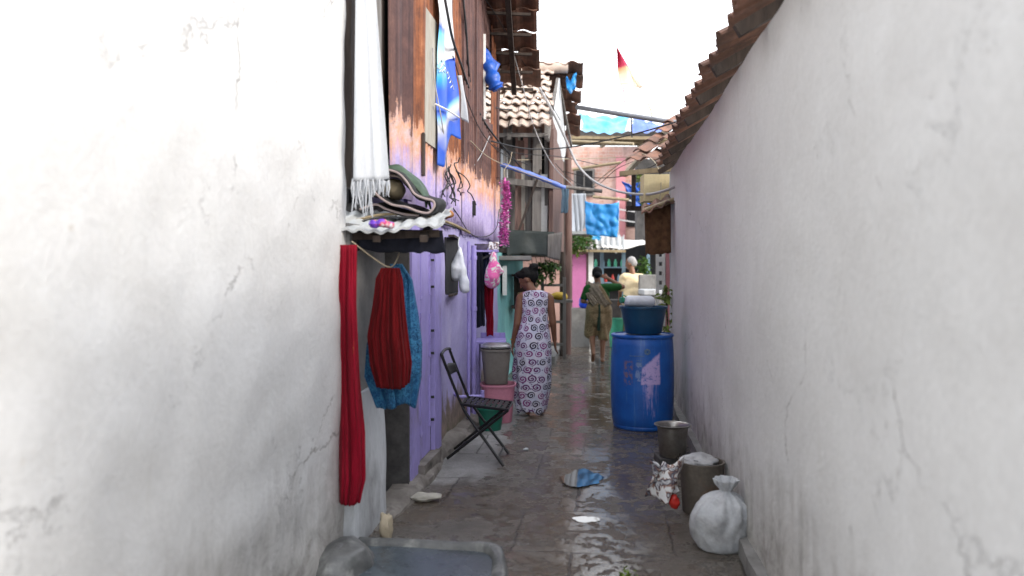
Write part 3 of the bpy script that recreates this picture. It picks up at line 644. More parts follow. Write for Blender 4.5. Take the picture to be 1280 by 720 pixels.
# hanging cloths at the near left
bm = nb(); g = cloth(bm, at(445,-55,4.20), at(466,-55,4.24), at(441,226,4.14), at(486,224,4.20), 2.2, .009, 2, 40, 50, nrm=(.2,-.97,0), gather=.2)
th = thing('white_scarf', 'long white fringed scarf hanging against the grey timber boards', 'scarf', at(462,230,4.2))
part('scarf_cloth', bm, 'whitecloth', th, True, solid=.003)
bm = nb(); rq = random.Random(4)
for k in range(46):
    u = k/45; px = 441+45*u; ln = (30+rq.uniform(-14,16))*(1.0 if u < .55 else .45)
    a = at(px, 226+rq.uniform(-3,2), 4.15+.05*u+rq.uniform(-.015,.015))
    tube(bm, [a, a+V(rq.uniform(-.008,.008), rq.uniform(-.01,.01), -ln*.5*.0042), a+V(rq.uniform(-.014,.014), rq.uniform(-.01,.01), -ln*.0042)], [.0045,.004,.0025], 5)
part('fringe', bm, 'whitecloth', th, True)
def loopwire(name, pts, r, mat, label, cat='wire', group=None, k=7):
    bm = nb(); tube(bm, smoothpath([at(*p) for p in pts], k), r, 6); return solo(name, bm, mat, label, cat, group, smooth=True)
loopwire('clothes_line', [(440,302,4.2),(466,322,4.35),(487,334,4.42),(497,322,4.5),(503,296,4.6)], .004, 'rope', 'thin pale clothes line sagging under the awning with cloths on it', 'clothes line')
def hung(top, w0, rows, folds, amp, seed, mat, name, label, Y, nrm=(.3,-.95,0), ragged=.03):
    """gathered cloth: narrow where it hangs, rows = (py, left px, right px)"""
    bm = nb(); rows = [(r[0], r[1], r[2]) for r in rows]
    def fn(u, v):
        t = (1-v)*(len(rows)-1); i = min(len(rows)-2, int(t)); f = t-i
        a, b = rows[i], rows[i+1]; py = a[0]+(b[0]-a[0])*f; x0 = a[1]+(b[1]-a[1])*f; x1 = a[2]+(b[2]-a[2])*f
        w = 1-v
        ph = folds*2*PI*(u+.11*nz((u*2.3,.3,0),1,seed+5))+1.8*nz((u*4,v*1.6,0),1,seed); am_ = amp*(.45+1.1*abs(nz((u*3.5,v*.9,0),1,seed+7))*1.6)
        p = at(x0+(x1-x0)*u, py+(9*w**5*nz((u*2.2,0,0),1,seed) if ragged else 0), Y)
        bulge = min(.07, .22*(x1-x0)*Y/1000)*math.sin(PI*u)
        return p+Vector(nrm)*((.5+w)*(amp*(1.9*nz((u*folds*1.15,v*.75,0),1,seed)+1.1*nz((u*folds*2.7,v*1.1,3),1,seed+2)+.5*nz((u*folds*5.5,v*2.2,6),1,seed+4))+.35*am_*math.sin(ph))+bulge*(.3+.7*w)+.02*nz((u*3,v*3,2),1,seed))
    sheet(bm, fn, 70, 40); return solo(name, bm, mat, label, 'cloth', 'cloths hung under the awning', smooth=True, solid=.004)
o = hung(0, 0, [(306,424,446),(380,424,445),(470,424,449),(540,424,456),(600,424,457),(632,424,450)], 4, .017, 6, 'redcloth', 'crimson_sari', 'long crimson sari hanging at the left edge down to the white plinth', 4.14); o['category'] = 'sari'
hung(0, 0, [(330,487,503),(350,492,516),(390,470,523),(430,458,528),(470,455,527),(508,470,520)], 5, .014, 3, 'bluesari', 'paisley_cloth', 'blue paisley print cloth hanging behind the dark red cloth', 4.50)
hung(0, 0, [(335,476,500),(348,470,503),(380,466,506),(420,459,511),(455,462,515),(482,470,512)], 7, .016, 8, 'maroon', 'red_cloth', 'dark red pleated cotton cloth gathered on the line under the awning', 4.36)

# washing place, ledge and stones
bm = nb()
P0 = [(-.92,4.33,0),(-.62,4.30,0),(-.30,4.25,0),(-.15,4.22,0),(-.085,4.15,0),(-.060,4.02,0),(-.05,3.7,0),(-.10,3.2,0)]
P = smoothpath(P0, 8); pr = [(-.085,-.02),(-.075,.035),(-.045,.066),(0,.076),(.04,.064),(.06,.03),(.065,-.02)]
g = []
for i, p in enumerate(P):
    d = (P[min(i+1,len(P)-1)]-P[max(i-1,0)]).normalized(); s = V(-d.y, d.x, 0)
    g.append([bm.verts.new(p+s*(a*.62)+V(0,0,b*.68+.014*nz((p.x*4,p.y*4,b*30),1,2))+s*.016*nz((p.x*6,p.y*6,a*30),1,7)) for a, b in pr])
for i in range(len(g)-1):
    for j in range(len(pr)-1): bm.faces.new((g[i][j], g[i][j+1], g[i+1][j+1], g[i+1][j]))
th = thing('washing_place', 'low concrete washing basin with rounded kerb on the ground at bottom left', 'wash basin', (-.45,4,0))
part('kerb', bm, 'wetcon', th, True, sub=1)
bm = nb(); sheet(bm, lambda u,v: V(-.95+.9*u, 3.0+1.26*v, .018+.004*nz((u*4,v*5,0),1)), 14, 14); part('basin_floor', bm, 'basin', th, True)
solo('boulder', rock((-.84,3.98,.0), (.15,.24,.13), 12, .26, 36, 26), 'wetcon', 'large dark grey rounded boulder at the foot of the white plinth', 'boulder', smooth=True)
solo('stone', rock((-.695,4.42,.075), (.036,.045,.075), 4, .45, 26, 20), 'stone', 'buff upright stone leaning between the white plinth and the basin kerb', 'stone', smooth=True)
solo('stone', rock((-.555,5.14,.03), (.085,.05,.028), 9, .45, 28, 18), 'palestone', 'flat pale stone lying on the wet path before the lilac doorstep', 'stone', smooth=True)
q = random.Random(8)
for k in range(0): pass

# ------------------------------------------------------------------ lilac house with rusted upper storey
h1 = thing('lilac_house', 'lilac painted house with tall rusted tin upper storey and dark tiled roof', 'house', (lw(7.5),7.5,0))
part('wall', lwall(nb(), 5.36, 10.0, -.05, 2.0, 0, .25, .014, .05, 5), 'lilac', h1, True)
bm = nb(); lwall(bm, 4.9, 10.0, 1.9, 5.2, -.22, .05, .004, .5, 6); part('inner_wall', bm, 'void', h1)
bm = nb(); rings_ = []
for i in range(90):
    y = 4.55+4.4*i/89; kk = max(.12, min(1, (y-4.4)/1.3)); w_ = (.12+.035*nz((y*2,0,0),1,4))*(.5+.5*kk)*(1-.45*max(0, 1-abs(y-6.3)/.7)); h_ = (.085+.03*nz((y*2.5,0,0),1,8))*kk
    pr_ = [(-.06,-.06),(-.06,h_),(.03,h_+.004),(w_*.55,h_-.002),(w_*.85,h_-.008),(w_,h_-.03),(w_+.02,h_*.4),(w_+.035,-.06)]
    rings_.append([bm.verts.new(V(lw(y)+a_+.016*nz((y*6,k_*2,0),1,2)+.008*nz((y*19,k_*3,0),1,6), y, b_+.014*nz((y*7,k_*3,0),1,3)+.007*nz((y*21,k_*3,0),1,9))) for k_, (a_, b_) in enumerate(pr_)])
for i in range(89):
    for k_ in range(7): bm.faces.new((rings_[i][k_], rings_[i][k_+1], rings_[i+1][k_+1], rings_[i+1][k_]))
bm.faces.new(rings_[0]); bm.faces.new(rings_[-1][::-1]); part('plinth', bm, 'kerbcon', h1, True)
def sh(y0, y1, z0, z1, mat, pitch, amp, off, seed):
    bm = nb(); corrug(bm, (lw(y0,off),y0,0), (lw(y1,off),y1,0), z0, z1, pitch, amp, seed); part('tin_sheet', bm, mat, h1, True, solid=.003)
for a in ((4.83,5.36,1.95,5.3,'rustdark',.50,.050,.045,1),(5.34,5.80,1.9,5.3,'rust',.30,.035,.03,2),(5.76,6.30,1.85,5.3,'rust',.11,.018,.015,3),
          (6.26,6.95,1.85,5.2,'rust',.11,.018,.03,4),(6.9,7.42,1.85,5.1,'rust',.13,.020,.012,5),(7.38,8.02,1.82,5.0,'rustdark',.13,.022,.03,6),
          (7.98,8.64,1.82,4.9,'rustdark',.15,.022,.018,7),(8.60,9.28,1.82,3.16,'rustdark',.13,.012,.028,8),(8.62,9.28,3.98,4.6,'rustdark',.13,.012,.012,9),
          (9.24,9.64,1.8,4.45,'rust',.13,.012,.03,10),(9.6,10.02,1.8,4.2,'rustdark',.13,.012,.015,11)): sh(*a)
bm = nb()
for y, z0, z1 in ((8.635,3.1,4.02),): box(bm, lw(y,.03), lw(y,.06), y-.025, y+.02, z0, z1)
part('window_frame', bm, 'whitepaint', h1)
bm = nb(); lwall(bm, 5.80, 6.20, 2.42, 3.40, .047, .015, .004, .05, 3); part('plank', bm, 'palepaint', h1, True)
bm = nb(); box(bm, lw(5.7,.05), lw(5.7,.065), 5.66, 5.74, 2.16, 2.46); part('slot_shade_strip', bm, 'darkwood', h1)  # raised dark strip painted as the shade of a slot
bm = nb()
for k, (a, b) in enumerate(((7.36,7.42),(8.05,8.11),(9.66,9.74))): part('timber_post', lwall(nb(), a, b, 2.2+.2*k, 4.8-.4*k, .055, .03, .01, .05, 30+k), 'rustdark', h1, True)
# door
d = thing('x', None, None); bpy.data.objects.remove(d)
dr = part('door', lwall(nb(), 5.62, 6.02, .13, 1.72, .035, .03, .003, .05, 7), 'lilacpaint', h1, True)
bm = nb()
for (a,b) in ((.30,.72),(.82,1.18),(1.28,1.62)):
    for y0 in (5.66,):
        for (ya,yb,za,zb) in ((y0,y0+.32,a,a+.02),(y0,y0+.32,b-.02,b),(y0,y0+.018,a+.02,b-.02),(y0+.302,y0+.32,a+.02,b-.02)): box(bm, lw(ya,.033), lw(ya,.048), ya, yb, za, zb)
part('door_moulding', bm, 'lilacpaint', dr)
for z in (.35,.52,.85,1.02,1.35,1.55): part('hinge', box(nb(), lw(6.03,.03), lw(6.03,.062), 6.015, 6.035, z, z+.018), 'cable', dr)
bm = nb(); box(bm, lw(6.05,.02), lw(6.05,.03), 6.022, 6.06, .1, 1.78); part('gap_shade_strip', bm, 'void', h1)  # dark strip painted as the gap's shade; no opening behind it
bm = nb()
lwall(bm, 6.062, 6.30, .10, 1.80, .06, .07, .005, .05, 3); lwall(bm, 5.38, 5.615, .05, 1.80, .05, .06, .006, .05, 4); lwall(bm, 5.38, 6.30, 1.802, 1.9, .055, .065, .004, .05, 4)
part('door_frame', bm, 'lilacpaint', h1, True)
bm = nb(); lwall(bm, 5.57, 6.10, -.02, .124, .10, .09, .016, .03, 4); part('doorstep', bm, 'kerbcon', h1, True)
# near-black board painted as the shade of a niche behind the white bag
nf = part('niche_shade_board', lwall(nb(), 6.72, 7.28, 1.28, 1.76, .012, .03, .003, .06, 5), 'void', h1)
part('frame', box(nb(), lw(7.0,.0), lw(7.0,.05), 6.70, 7.30, 1.762, 1.78), 'darkwood', nf); part('frame', box(nb(), lw(7.0,.0), lw(7.0,.04), 6.70, 7.30, 1.26, 1.278), 'darkwood', nf)
# pipes
bm = nb(); tube(bm, [(lw(7.85,.06),7.85,.05),(lw(7.85,.06),7.85,1.72)], .026, 12); tube(bm, [(lw(7.55,.06),7.55,.08),(lw(7.55,.06),7.55,1.75)], .016, 10)
for z in (.5,1.1,1.6): tube(bm, [(lw(7.85,.06),7.85,z-.02),(lw(7.85,.06),7.85,z+.02)], .032, 12)
part('drain_pipe', bm, 'lilacpaint', h1, True)
bm = nb(); tube(bm, [at(574,496,7.0), at(604,495,7.05)], .014, 10); tube(bm, [at(603,503,7.05), at(603,488,7.05)], .018, 10); tube(bm, [at(574,496,7.0), V(lw(7.0), 7.2, at(574,496,7.0).z)], .014, 8)
part('tap_pipe', bm, 'lilacpaint', h1, True)
# roof of the lilac house seen from below
bm = nb(); E = V(1,0.12,0); S = V(-.05,-1,.46)
tiles(bm, V(lw(10.1)-1.5, 10.1, 3.80), E, S, 9, 13, .225, .34, .05, .03, 5, .02, edge=.03)
part('roof', bm, 'tile', h1)
bm = nb(); S = S.normalized()
for k in range(13):
    p = V(lw(10.1)-1.4, 10.1, 3.74)+S*(k*.34+.1); beam(bm, p, p+E.normalized()*1.86, .04, .03)
for k in range(4):
    p = V(lw(10.1)-1.3+k*.5, 10.05, 3.70); beam(bm, p, p+S*4.6, .06, .07)
part('roof_batten', bm, 'darkwood', h1)
# shelf
sf = part('wall_shelf', box(nb(), -.42, -.14, 8.2, 8.55, 1.665, 1.685), 'lilacpaint', h1)
for y in (8.25,8.5): part('bracket', beam(nb(), (lw(y), y, 1.56), (-.18, y, 1.655), .02, .02), 'cable', sf)

# ------------------------------------------------------------------ things hung on the lilac house
bm = nb(); lathe(bm, [(.0,0),(.05,.0),(.075,.03),(.09,.06),(.084,.06),(.07,.032),(.045,.01),(0,.01)], at(602,308,8.3)+V(0,0,-.035), 20); solo('bowl', bm, 'steel', 'dull steel bowl on the lilac wall shelf', 'bowl', smooth=True)
bm = nb(); b = at(617,309,8.32); box(bm, b.x-.05, b.x+.055, b.y-.05, b.y+.05, 1.686, 1.77); o = solo('carton', bm, 'paper', 'white printed carton beside the bowl on the wall shelf', 'carton', bevel=.008)
def blobs(name, shapes, mat, label, cat, vox=.012, sm=6, group=None):
    bm = nb()
    for s in shapes:
        if s[0] == 'e': ellip(bm, s[1], s[2], s[3] if len(s) > 3 else None)
        else: caps(bm, s[1], s[2], s[3], s[4])
    return solo(name, remesh(bm, vox, sm), mat, label, cat, group, smooth=True)
th = thing('plastic_bag', 'white polythene bag hanging on the dark niche of the lilac wall', 'bag', at(574,362,7.0))
bm = nb(); caps(bm, at(575,310,6.98), at(572,335,6.98), .012, .07); ellip(bm, at(570,338,6.98), (.06,.055,.09)); caps(bm, at(576,318,6.95), at(581,360,6.95), .02, .05); ellip(bm, at(581,355,6.95), (.045,.045,.06))
bm = remesh(bm, .012, 3)
for v in bm.verts: v.co += v.co.normalized()*0+V(1,0,.3)*.010*nz(v.co, 14, 3)
part('bag_body', bm, 'whiteplastic', th, True)
bm = nb(); tube(bm, smoothpath([at(574,296,6.98), at(573,305,6.98), at(575,314,6.98)], 4), .006, 6); part('bag_handle', bm, 'whiteplastic', th, True)
def hang(name, px0, px1, py0, py1, Y, mat, label, cat, folds=3, amp=.02, seed=1, bx=(0,0), nrm=(.5,-.86,0), group=None, rag=.03, gather=.5, solid=.004):
    bm = nb(); cloth(bm, at(px0,py0,Y), at(px1,py0,Y), at(px0+bx[0],py1,Y), at(px1+bx[1],py1,Y), folds, amp, seed, 30, 26, nrm, gather, rag)
    return solo(name, bm, mat, label, cat, group, smooth=True, solid=solid)
hang('dark_cloth', 593, 603, 314, 408, 8.22, 'blackcloth', 'black cloth hanging from the wall shelf beside the white pipe', 'cloth', 3, .025, 2, (0,4), group='cloths under the wall shelf')
hang('navy_cloth', 600, 611, 312, 388, 8.34, 'navycloth', 'navy cloth hanging between the black cloth and the pink bag', 'cloth', 2, .02, 3, group='cloths under the wall shelf')
hang('red_cloth', 606, 617, 355, 419, 8.3, 'redcloth', 'bright red cloth hanging below the pink print bag', 'cloth', 2, .025, 5, (2,-2), group='cloths under the wall shelf')
bm = nb(); caps(bm, at(617,318,8.2), at(615,345,8.2), .03, .085); ellip(bm, at(615,350,8.2), (.085,.06,.09)); caps(bm, at(622,330,8.18), at(626,340,8.18), .02, .03); bm = remesh(bm, .012, 3)
for v in bm.verts: v.co += V(.8,-.6,0)*.014*nz(v.co, 12, 3)
solo('print_bag', bm, 'pinkprint', 'pink and pale green print cloth bag hanging under the wall shelf', 'bag', smooth=True)
# banner on the rust wall, with squiggle lettering in white
bn = thing('vinyl_banner', 'blue and white printed vinyl banner hanging down the rusted wall', 'banner', at(560,190,6.3))
bm = nb()
def ban(u, v):
    tx0, tx1 = 542, 560; bx0, bx1 = 544, 571
    w = 1-v; px = (tx0+(bx0-tx0)*w)*(1-u)+(tx1+(bx1-tx1)*w)*u
    py = -30+ (206-(-30))*w*(1-.16*u*w)+ (0 if w < .9 else 10*math.sin(u*7))
    return at(px, py, 6.13+.36*u)+V(.9,-.3,0)*(.022*math.sin(u*7+1.5*nz((u*2,v*2,0),1))+.02*nz((u*3,v*5,0),1,4)+.02)
sheet(bm, ban, 26, 60); part('banner_sheet', bm, 'banner', bn, True, solid=.003)
bm = nb()
def squig(pts): tube(bm, smoothpath([at(x,y,6.06+.010*(x-543)) for x,y in pts], 4), .004, 5)
for p in ([(547,80),(551,75),(553,80),(549,86),(546,84)], [(551,84),(554,80),(556,85),(552,90)], [(549,90),(553,87),(556,91)], [(557,86),(558,92),(560,90),(561,95)], [(560,99),(562,96),(564,101)], [(562,104),(564,101),(566,106)], [(563,110),(566,107),(567,112)]): squig(p)
part('printed_lettering', bm, 'lidsilver', bn, True)
bm = nb()
def fl(u, v): return at(566+8*v+5*u*(1-v), 92+62*v+4*u, 7.35)+V(.9,-.3,0)*(.03+.03*math.sin(u*5+v*3))
sheet(bm, lambda u,v: at(563+ (9-2*v)*u+5*v, 95+60*v-10*(1-u)*v, 6.55)+V(.9,-.3,0)*(.06+.02*math.sin(u*5+v*3)), 8, 16)
solo('white_cloth', bm, 'whitecloth', 'white cloth strip flapping at the right edge of the blue banner', 'cloth', smooth=True, solid=.003)
# blue tarp in the upper window
bm = nb()
pts = smoothpath([at(600,62,8.75), at(606,72,8.7), at(612,88,8.65), at(618,104,8.6), at(622,112,8.6)], 6)
tube(bm, pts, [.02+.05*min(1,k/8)*(1+.25*math.sin(k*1.3)) for k in range(len(pts))], 14)
for v in bm.verts: v.co += V(1,-.4,.3)*.025*nz(v.co, 9, 3)
def tri(u, v): return at(600+26*u*(1-.2*v), 55+ (25+12*v)*u+ (16*v)*(1-u), 8.7)+V(.02*math.sin(u*6),-.04*v,.0)
sheet(bm, tri, 12, 8)
solo('blue_tarpaulin', bm, 'deeptarp', 'bright blue tarpaulin roll spilling out of the upper rusted window', 'tarpaulin', smooth=True, solid=.004)
# pink tinsel garland
bm = nb(); q = random.Random(3)
for k in range(900):
    t = q.random(); a = q.uniform(0, 2*PI); c = at(631+1.5*math.sin(t*6), 228+78*t, 9.4)
    r = .05*(1+.25*math.sin(t*40)); d = V(math.cos(a), math.sin(a), q.uniform(-.5,.5)); p = c+d*r*.3; e = c+d*r*q.uniform(.8,1.35)
    s = V(-d.y, d.x, q.uniform(-.6,.6)).normalized()*.011
    bm.faces.new([bm.verts.new(p-s*.5), bm.verts.new(e-s), bm.verts.new(e+s), bm.verts.new(p+s*.5)])
tube(bm, [at(631,222,9.4), at(631,306,9.4)], .012, 6)
solo('tinsel_garland', bm, 'garland', 'bright pink tinsel garland hanging at the corner of the lilac house', 'garland')
loopwire('garland_string', [(633,228,9.4),(630,214,9.4),(637,203,9.5),(640,190,9.6)], .004, 'rope', 'thin string holding up the pink tinsel garland', 'string')

# ------------------------------------------------------------------ chair
ch = thing('folding_chair', 'black iron folding chair standing open on the wet path by the lilac wall', 'chair', (-.27,6.3,0))
a = V(-.506,6.25,0); b_ = V(-.474,6.58,0); c_ = V(-.066,6.02,0); d_ = V(-.026,6.41,0)
wv = V(.035,.36,0); seatR = at(577,512,6.36); seatF = at(622,517,6.14); back = at(553,440,6.30)
def fr(p, q_, r=.011): bm = nb(); tube(bm, [p, q_], r, 8); return bm
# back frame: front foot up through the seat's rear to the top loop
TL = V(-.545,6.24,.835); TR = TL+wv
ML = V(-.40,6.30,.43); MR = ML+wv; KL = V(-.31,6.23,.30); KR = KL+wv
bm = nb(); tube(bm, smoothpath([c_+V(0,0,.012), KL, ML, TL+V(.01,0,-.05), TL+V(0,.03,0), TL+wv*.5+V(-.004,0,.012), TR+V(0,-.03,0), TR+V(.01,0,-.05), MR, KR, d_+V(0,0,.012)], 8), .0115, 8); part('back_frame', bm, 'blackiron', ch, True)
SF = V(-.03,6.10,.415); SFr = SF+wv
bm = nb(); tube(bm, [a+V(0,0,.012), SF], .0115, 8); part('leg', bm, 'blackiron', ch, True)
bm = nb(); tube(bm, [b_+V(0,0,.012), SFr], .0115, 8); part('leg', bm, 'blackiron', ch, True)
for p_, q_ in ((a.lerp(SF,.18), b_.lerp(SFr,.18)), (c_.lerp(KL,.18), d_.lerp(KR,.18))): part('stretcher', tube(nb(), [p_, q_], .008, 8), 'blackiron', ch, True)
bm = nb()
for k in (.32,.60): 
    p = TL.lerp(ML, k*.9); q2 = TR.lerp(MR, k*.9)
p0, p1 = TL.lerp(ML,.30), TL.lerp(ML,.47)
sheet(bm, lambda u,v: p0.lerp(p1,v)+wv*u+V(-.03*math.sin(PI*u),0,0)+(V(0,0,.02*math.sin(PI*u)) if v == 0 else V(0,0,0)), 10, 4); part('back_panel', bm, 'blackiron', ch, True, solid=.004)
SL0 = ML+V(.0,0,-.005); bm = nb()
tube(bm, [SL0, SF, SFr, SL0+wv, SL0], .011, 8); part('seat_frame', bm, 'blackiron', ch, True)
bm = nb()
for k in range(1, 9):
    u = k/9; beam(bm, SL0.lerp(SF,u)+V(0,0,.004), SL0.lerp(SF,u)+wv+V(0,0,.004), .030, .005)
for k in range(1, 5): beam(bm, SL0+wv*(k/5)+V(0,0,-.004), SF+wv*(k/5)+V(0,0,-.004), .02, .004)
part('seat', bm, 'blackiron', ch)

# ------------------------------------------------------------------ buckets behind the chair
def tub(name, c, rt, rb, h, mat, label, cat, rim=.012, seg=36, squ=0, sx=1, sy=1, handles=False, lid=False, group=None):
    th = thing(name, label, cat, c, group)
    prof = [(0,0),(rb*.96,0),(rb,.012),(rb+(rt-rb)*.5,h*.5),(rt,h-.02),(rt+rim,h-.018),(rt+rim,h),(rt-.004,h),(rt-.012,h-.03),(rb-.008,.014),(0,.012)]
    bm = nb(); lathe(bm, prof, c, seg, sx, sy, squ=squ); part('body', bm, mat, th, True, label=None)
    return th
G1 = (-.135,7.85,0)
tub('pink_tub', G1, .165, .135, .37, 'pinkplastic', 'pink plastic tub on the ground under the taupe bucket', 'tub', squ=1.5)
t2 = tub('taupe_bucket', (-.155,7.85,.372), .145, .115, .34, 'binbrown', 'taupe square plastic bucket standing on the pink tub', 'bucket', squ=2.5)
bm = nb(); lathe(bm, [(0,.0),(.13,0),(.145,.015),(.145,.03),(.12,.045),(0,.05)], (-.155,7.85,.715), 36, squ=2.5); solo('tray', bm, 'lidsilver', 'shiny silver tray lying on top of the taupe bucket', 'tray', smooth=True)
tub('green_bucket', (-.20,7.42,0), .125, .10, .215, 'greenplastic', 'dark green plastic bucket on the ground behind the folding chair', 'bucket')
st = thing('lilac_stand', 'lilac painted wooden stand against the wall behind the taupe bucket', 'stand', (-.24,8.2,0))
part('top', box(nb(), -.37, -.06, 8.02, 8.42, .74, .765), 'lilacpaint', st, bevel=.004)
for (x,y) in ((-.35,8.04),(-.08,8.04),(-.35,8.40),(-.08,8.40)): part('leg', box(nb(), x-.02, x+.02, y-.02, y+.02, 0, .74), 'lilacpaint', st, bevel=.004)
part('back_board', box(nb(), -.33, -.07, 8.42, 8.44, .70, .82), 'lilacpaint', st, bevel=.004)

# ------------------------------------------------------------------ drum, tub, pot, bins
D = V(1.235,7.58,0)
dt = thing('water_drum', 'scuffed blue plastic water drum with lilac paint splash standing in the lane', 'drum', D)
prof = [(0,.0),(.262,.0),(.272,.008),(.276,.03),(.272,.04),(.281,.055),(.288,.12),(.294,.25),(.297,.40),(.298,.52),(.294,.66),(.288,.78),(.283,.835),(.276,.842),(.276,.848),(.287,.852),(.289,.868),(.284,.880),(.262,.882),(.258,.872),(0,.872)]
prof2 = []
for i in range(len(prof)-1):
    prof2.append(prof[i])
prof2.append(prof[-1])
bm = nb(); lathe(bm, prof2, D, 64)
for v in bm.verts:
    p = v.co-D
    if .1 < p.z < .8 and p.length > .2: v.co += V(p.x, p.y, 0).normalized()*.006*nz(p, 3, 2)
part('body', bm, 'drum', dt, True)
bm = nb()
for r, z0 in ((.2785,.843),(.292,.857)): lathe(bm, [(r-.004,0),(r+.002,.002),(r+.003,.010),(r+.001,.018),(r-.006,.02)], D+V(0,0,z0), 64)
part('rim', bm, 'drum', dt, True)
bm = nb(); th0 = math.atan2(-.987,-.16)
def dpt(l, z, r=.2995): a = th0+l/.29; return D+V(math.cos(a)*r, math.sin(a)*r, z)
for k in range(6):
    a0, a1 = 2*PI*k/6+.2, 2*PI*(k+1)/6-.0; 
    tube(bm, [dpt(.045+.024*math.cos(a0+t*(a1-a0)/4), .735+.024*math.sin(a0+t*(a1-a0)/4), .2945) for t in range(5)], .0042, 5)
tube(bm, [dpt(.045+.014*math.cos(2*PI*t/12), .735+.014*math.sin(2*PI*t/12), .2945) for t in range(13)], .003, 5)
part('printed_emblem', bm, 'bluegrey', dt)
bm = nb()
for (l0,l1,z,n) in ((-.115,.0,.695,9),(.0,.02,.695,2),(-.05,.0,.655,4),(-.05,.0,.635,4),(-.05,.0,.615,4)):
    for k in range(n): w = (l1-l0)/n; tube(bm, [dpt(l0+k*w, z, .2962), dpt(l0+(k+.62)*w, z, .2962)], .0030, 4)
part('printed_lines', bm, 'bluegrey', dt)
tub('blue_tub', D+V(.01,0,.884), .215, .172, .255, 'tubblue', 'dark teal blue plastic tub standing on the blue drum', 'tub', .014, 48)
jg = thing('plastic_bottle', 'pale plastic bottle with sea green cap lying in the blue tub', 'bottle', at(795,376,7.55))
bm = nb(); c0, c1 = at(786,376,7.50), at(812,377,7.58); caps(bm, c0, c1, .05, .055); caps(bm, at(784,375,7.5), at(781,374,7.5), .022, .02)
for v in bm.verts: v.co += V(0,0,1)*.006*nz(v.co, 25, 3)
part('bottle_body', bm, 'whiteplastic', jg, True)
bm = nb(); tube(bm, [at(780,375,7.5), at(775.5,375,7.49)], .028, 14); tube(bm, smoothpath([at(783,371,7.46), at(779,369,7.46), at(777,374,7.46)], 4), .006, 6); part('cap', bm, 'seagreen', jg, True)
pt = V(1.235,6.15,0)
st3 = thing('brick_stack', 'dark low block the steel pot stands on', 'block', pt); part('block', box(nb(), pt.x-.12, pt.x+.16, pt.y-.08, pt.y+.14, -.02, .055), 'darkcon', st3, bevel=.01)
pot = thing('steel_pot', 'dull steel cooking pot with flared rim beside the blue drum', 'pot', pt+V(0,0,.056))
bm = nb(); lathe(bm, [(0,0),(.095,0),(.102,.008),(.115,.20),(.118,.225),(.140,.238),(.142,.244),(.130,.246),(.112,.232),(.105,.205),(.094,.012),(0,.012)], pt+V(0,0,.056), 48); part('pot_body', bm, 'steel', pot, True)
bn_ = thing('rubbish_bin', 'brown rusty metal bin full of rubbish on the right of the path', 'bin', (1.17,4.93,0))
bm = nb(); lathe(bm, [(0,.0),(.115,.0),(.118,.01),(.135,.30),(.139,.302),(.139,.312),(.128,.312),(.112,.02),(0,.02)], (1.17,4.93,0), 40); part('bin_body', bm, 'rustbin', bn_, True)
bm = nb()
def pap(u, v):
    p = at(811+40*u, 577+ (6*math.sin(u*4)) + 44*v*(1-.1*u), 4.83-.05*math.sin(PI*u)+.03*v)
    return p+V(.02*math.sin(v*5+u*7), -.035*math.sin(u*9+v*4), .012*math.sin(u*14+v*5)+.02*nz((u*4,v*4,0),1,3))
sheet(bm, pap, 26, 18); solo('printed_wrapper', bm, 'paper', 'white printed plastic wrapper drooping over the rim of the brown bin', 'wrapper', smooth=True, solid=.003)
solo('packet', rock(at(843,627,4.80), (.035,.025,.04), 6, .35), 'paperred', 'red plastic packet squeezed in at the side of the brown bin', 'packet', smooth=True)
solo('rubbish_bag', rock((1.17,4.95,.30), (.105,.105,.045), 7, .45, 30, 20), 'wrap', 'crumpled grey rubbish bag filling the top of the brown bin', 'bag', smooth=True)
bm = nb(); so_ = V(1.115,4.3,0)
prof_ = [(.001,.0),(.10,.0),(.135,.03),(.150,.10),(.145,.18),(.118,.245),(.070,.285),(.034,.305),(.030,.318),(.050,.345),(.062,.372)]
prof_ = [(p_.x, p_.z) for p_ in smoothpath([V(a_,0,b_) for a_, b_ in prof_], 4)]
lathe(bm, prof_, so_, 90, 1, 1.1)
for v in bm.verts:
    p = v.co-so_; a_ = math.atan2(p.y, p.x); r_ = max(1e-4, math.hypot(p.x, p.y)); k_ = max(0, min(1, (p.z-.10)/.2))
    d_ = V(p.x, p.y, 0)/r_; v.co += d_*r_*(.10*k_*math.sin(a_*9+2*nz(p,4,1))+.07*k_*math.sin(a_*15+p.z*20)+.16*nz(p, 6, 2)+.05*nz(p, 22, 5)+.03*nz(p, 45, 6))+V(.03*k_*k_,-.02*k_,0)
solo('white_sack', bm, 'greysack', 'off white woven sack tied at the neck at the bottom right of the path', 'sack', smooth=True, solid=.003)

solo('paper_scrap', rock((.115,6.55,.018), (.022,.02,.010), 3, .5, 10, 8), 'whitecloth', 'tiny white paper scrap on the wet path before the chair', 'scrap', smooth=True)
pl = thing('sprig', 'tiny green weed sprig at the bottom edge of the path', 'weed', (.56,3.88,.0))
bm = nb(); leaves(bm, (.56,3.88,.02), (.05,.04,.015), 26, .03, 77); part('foliage', bm, 'leafyellow', pl)
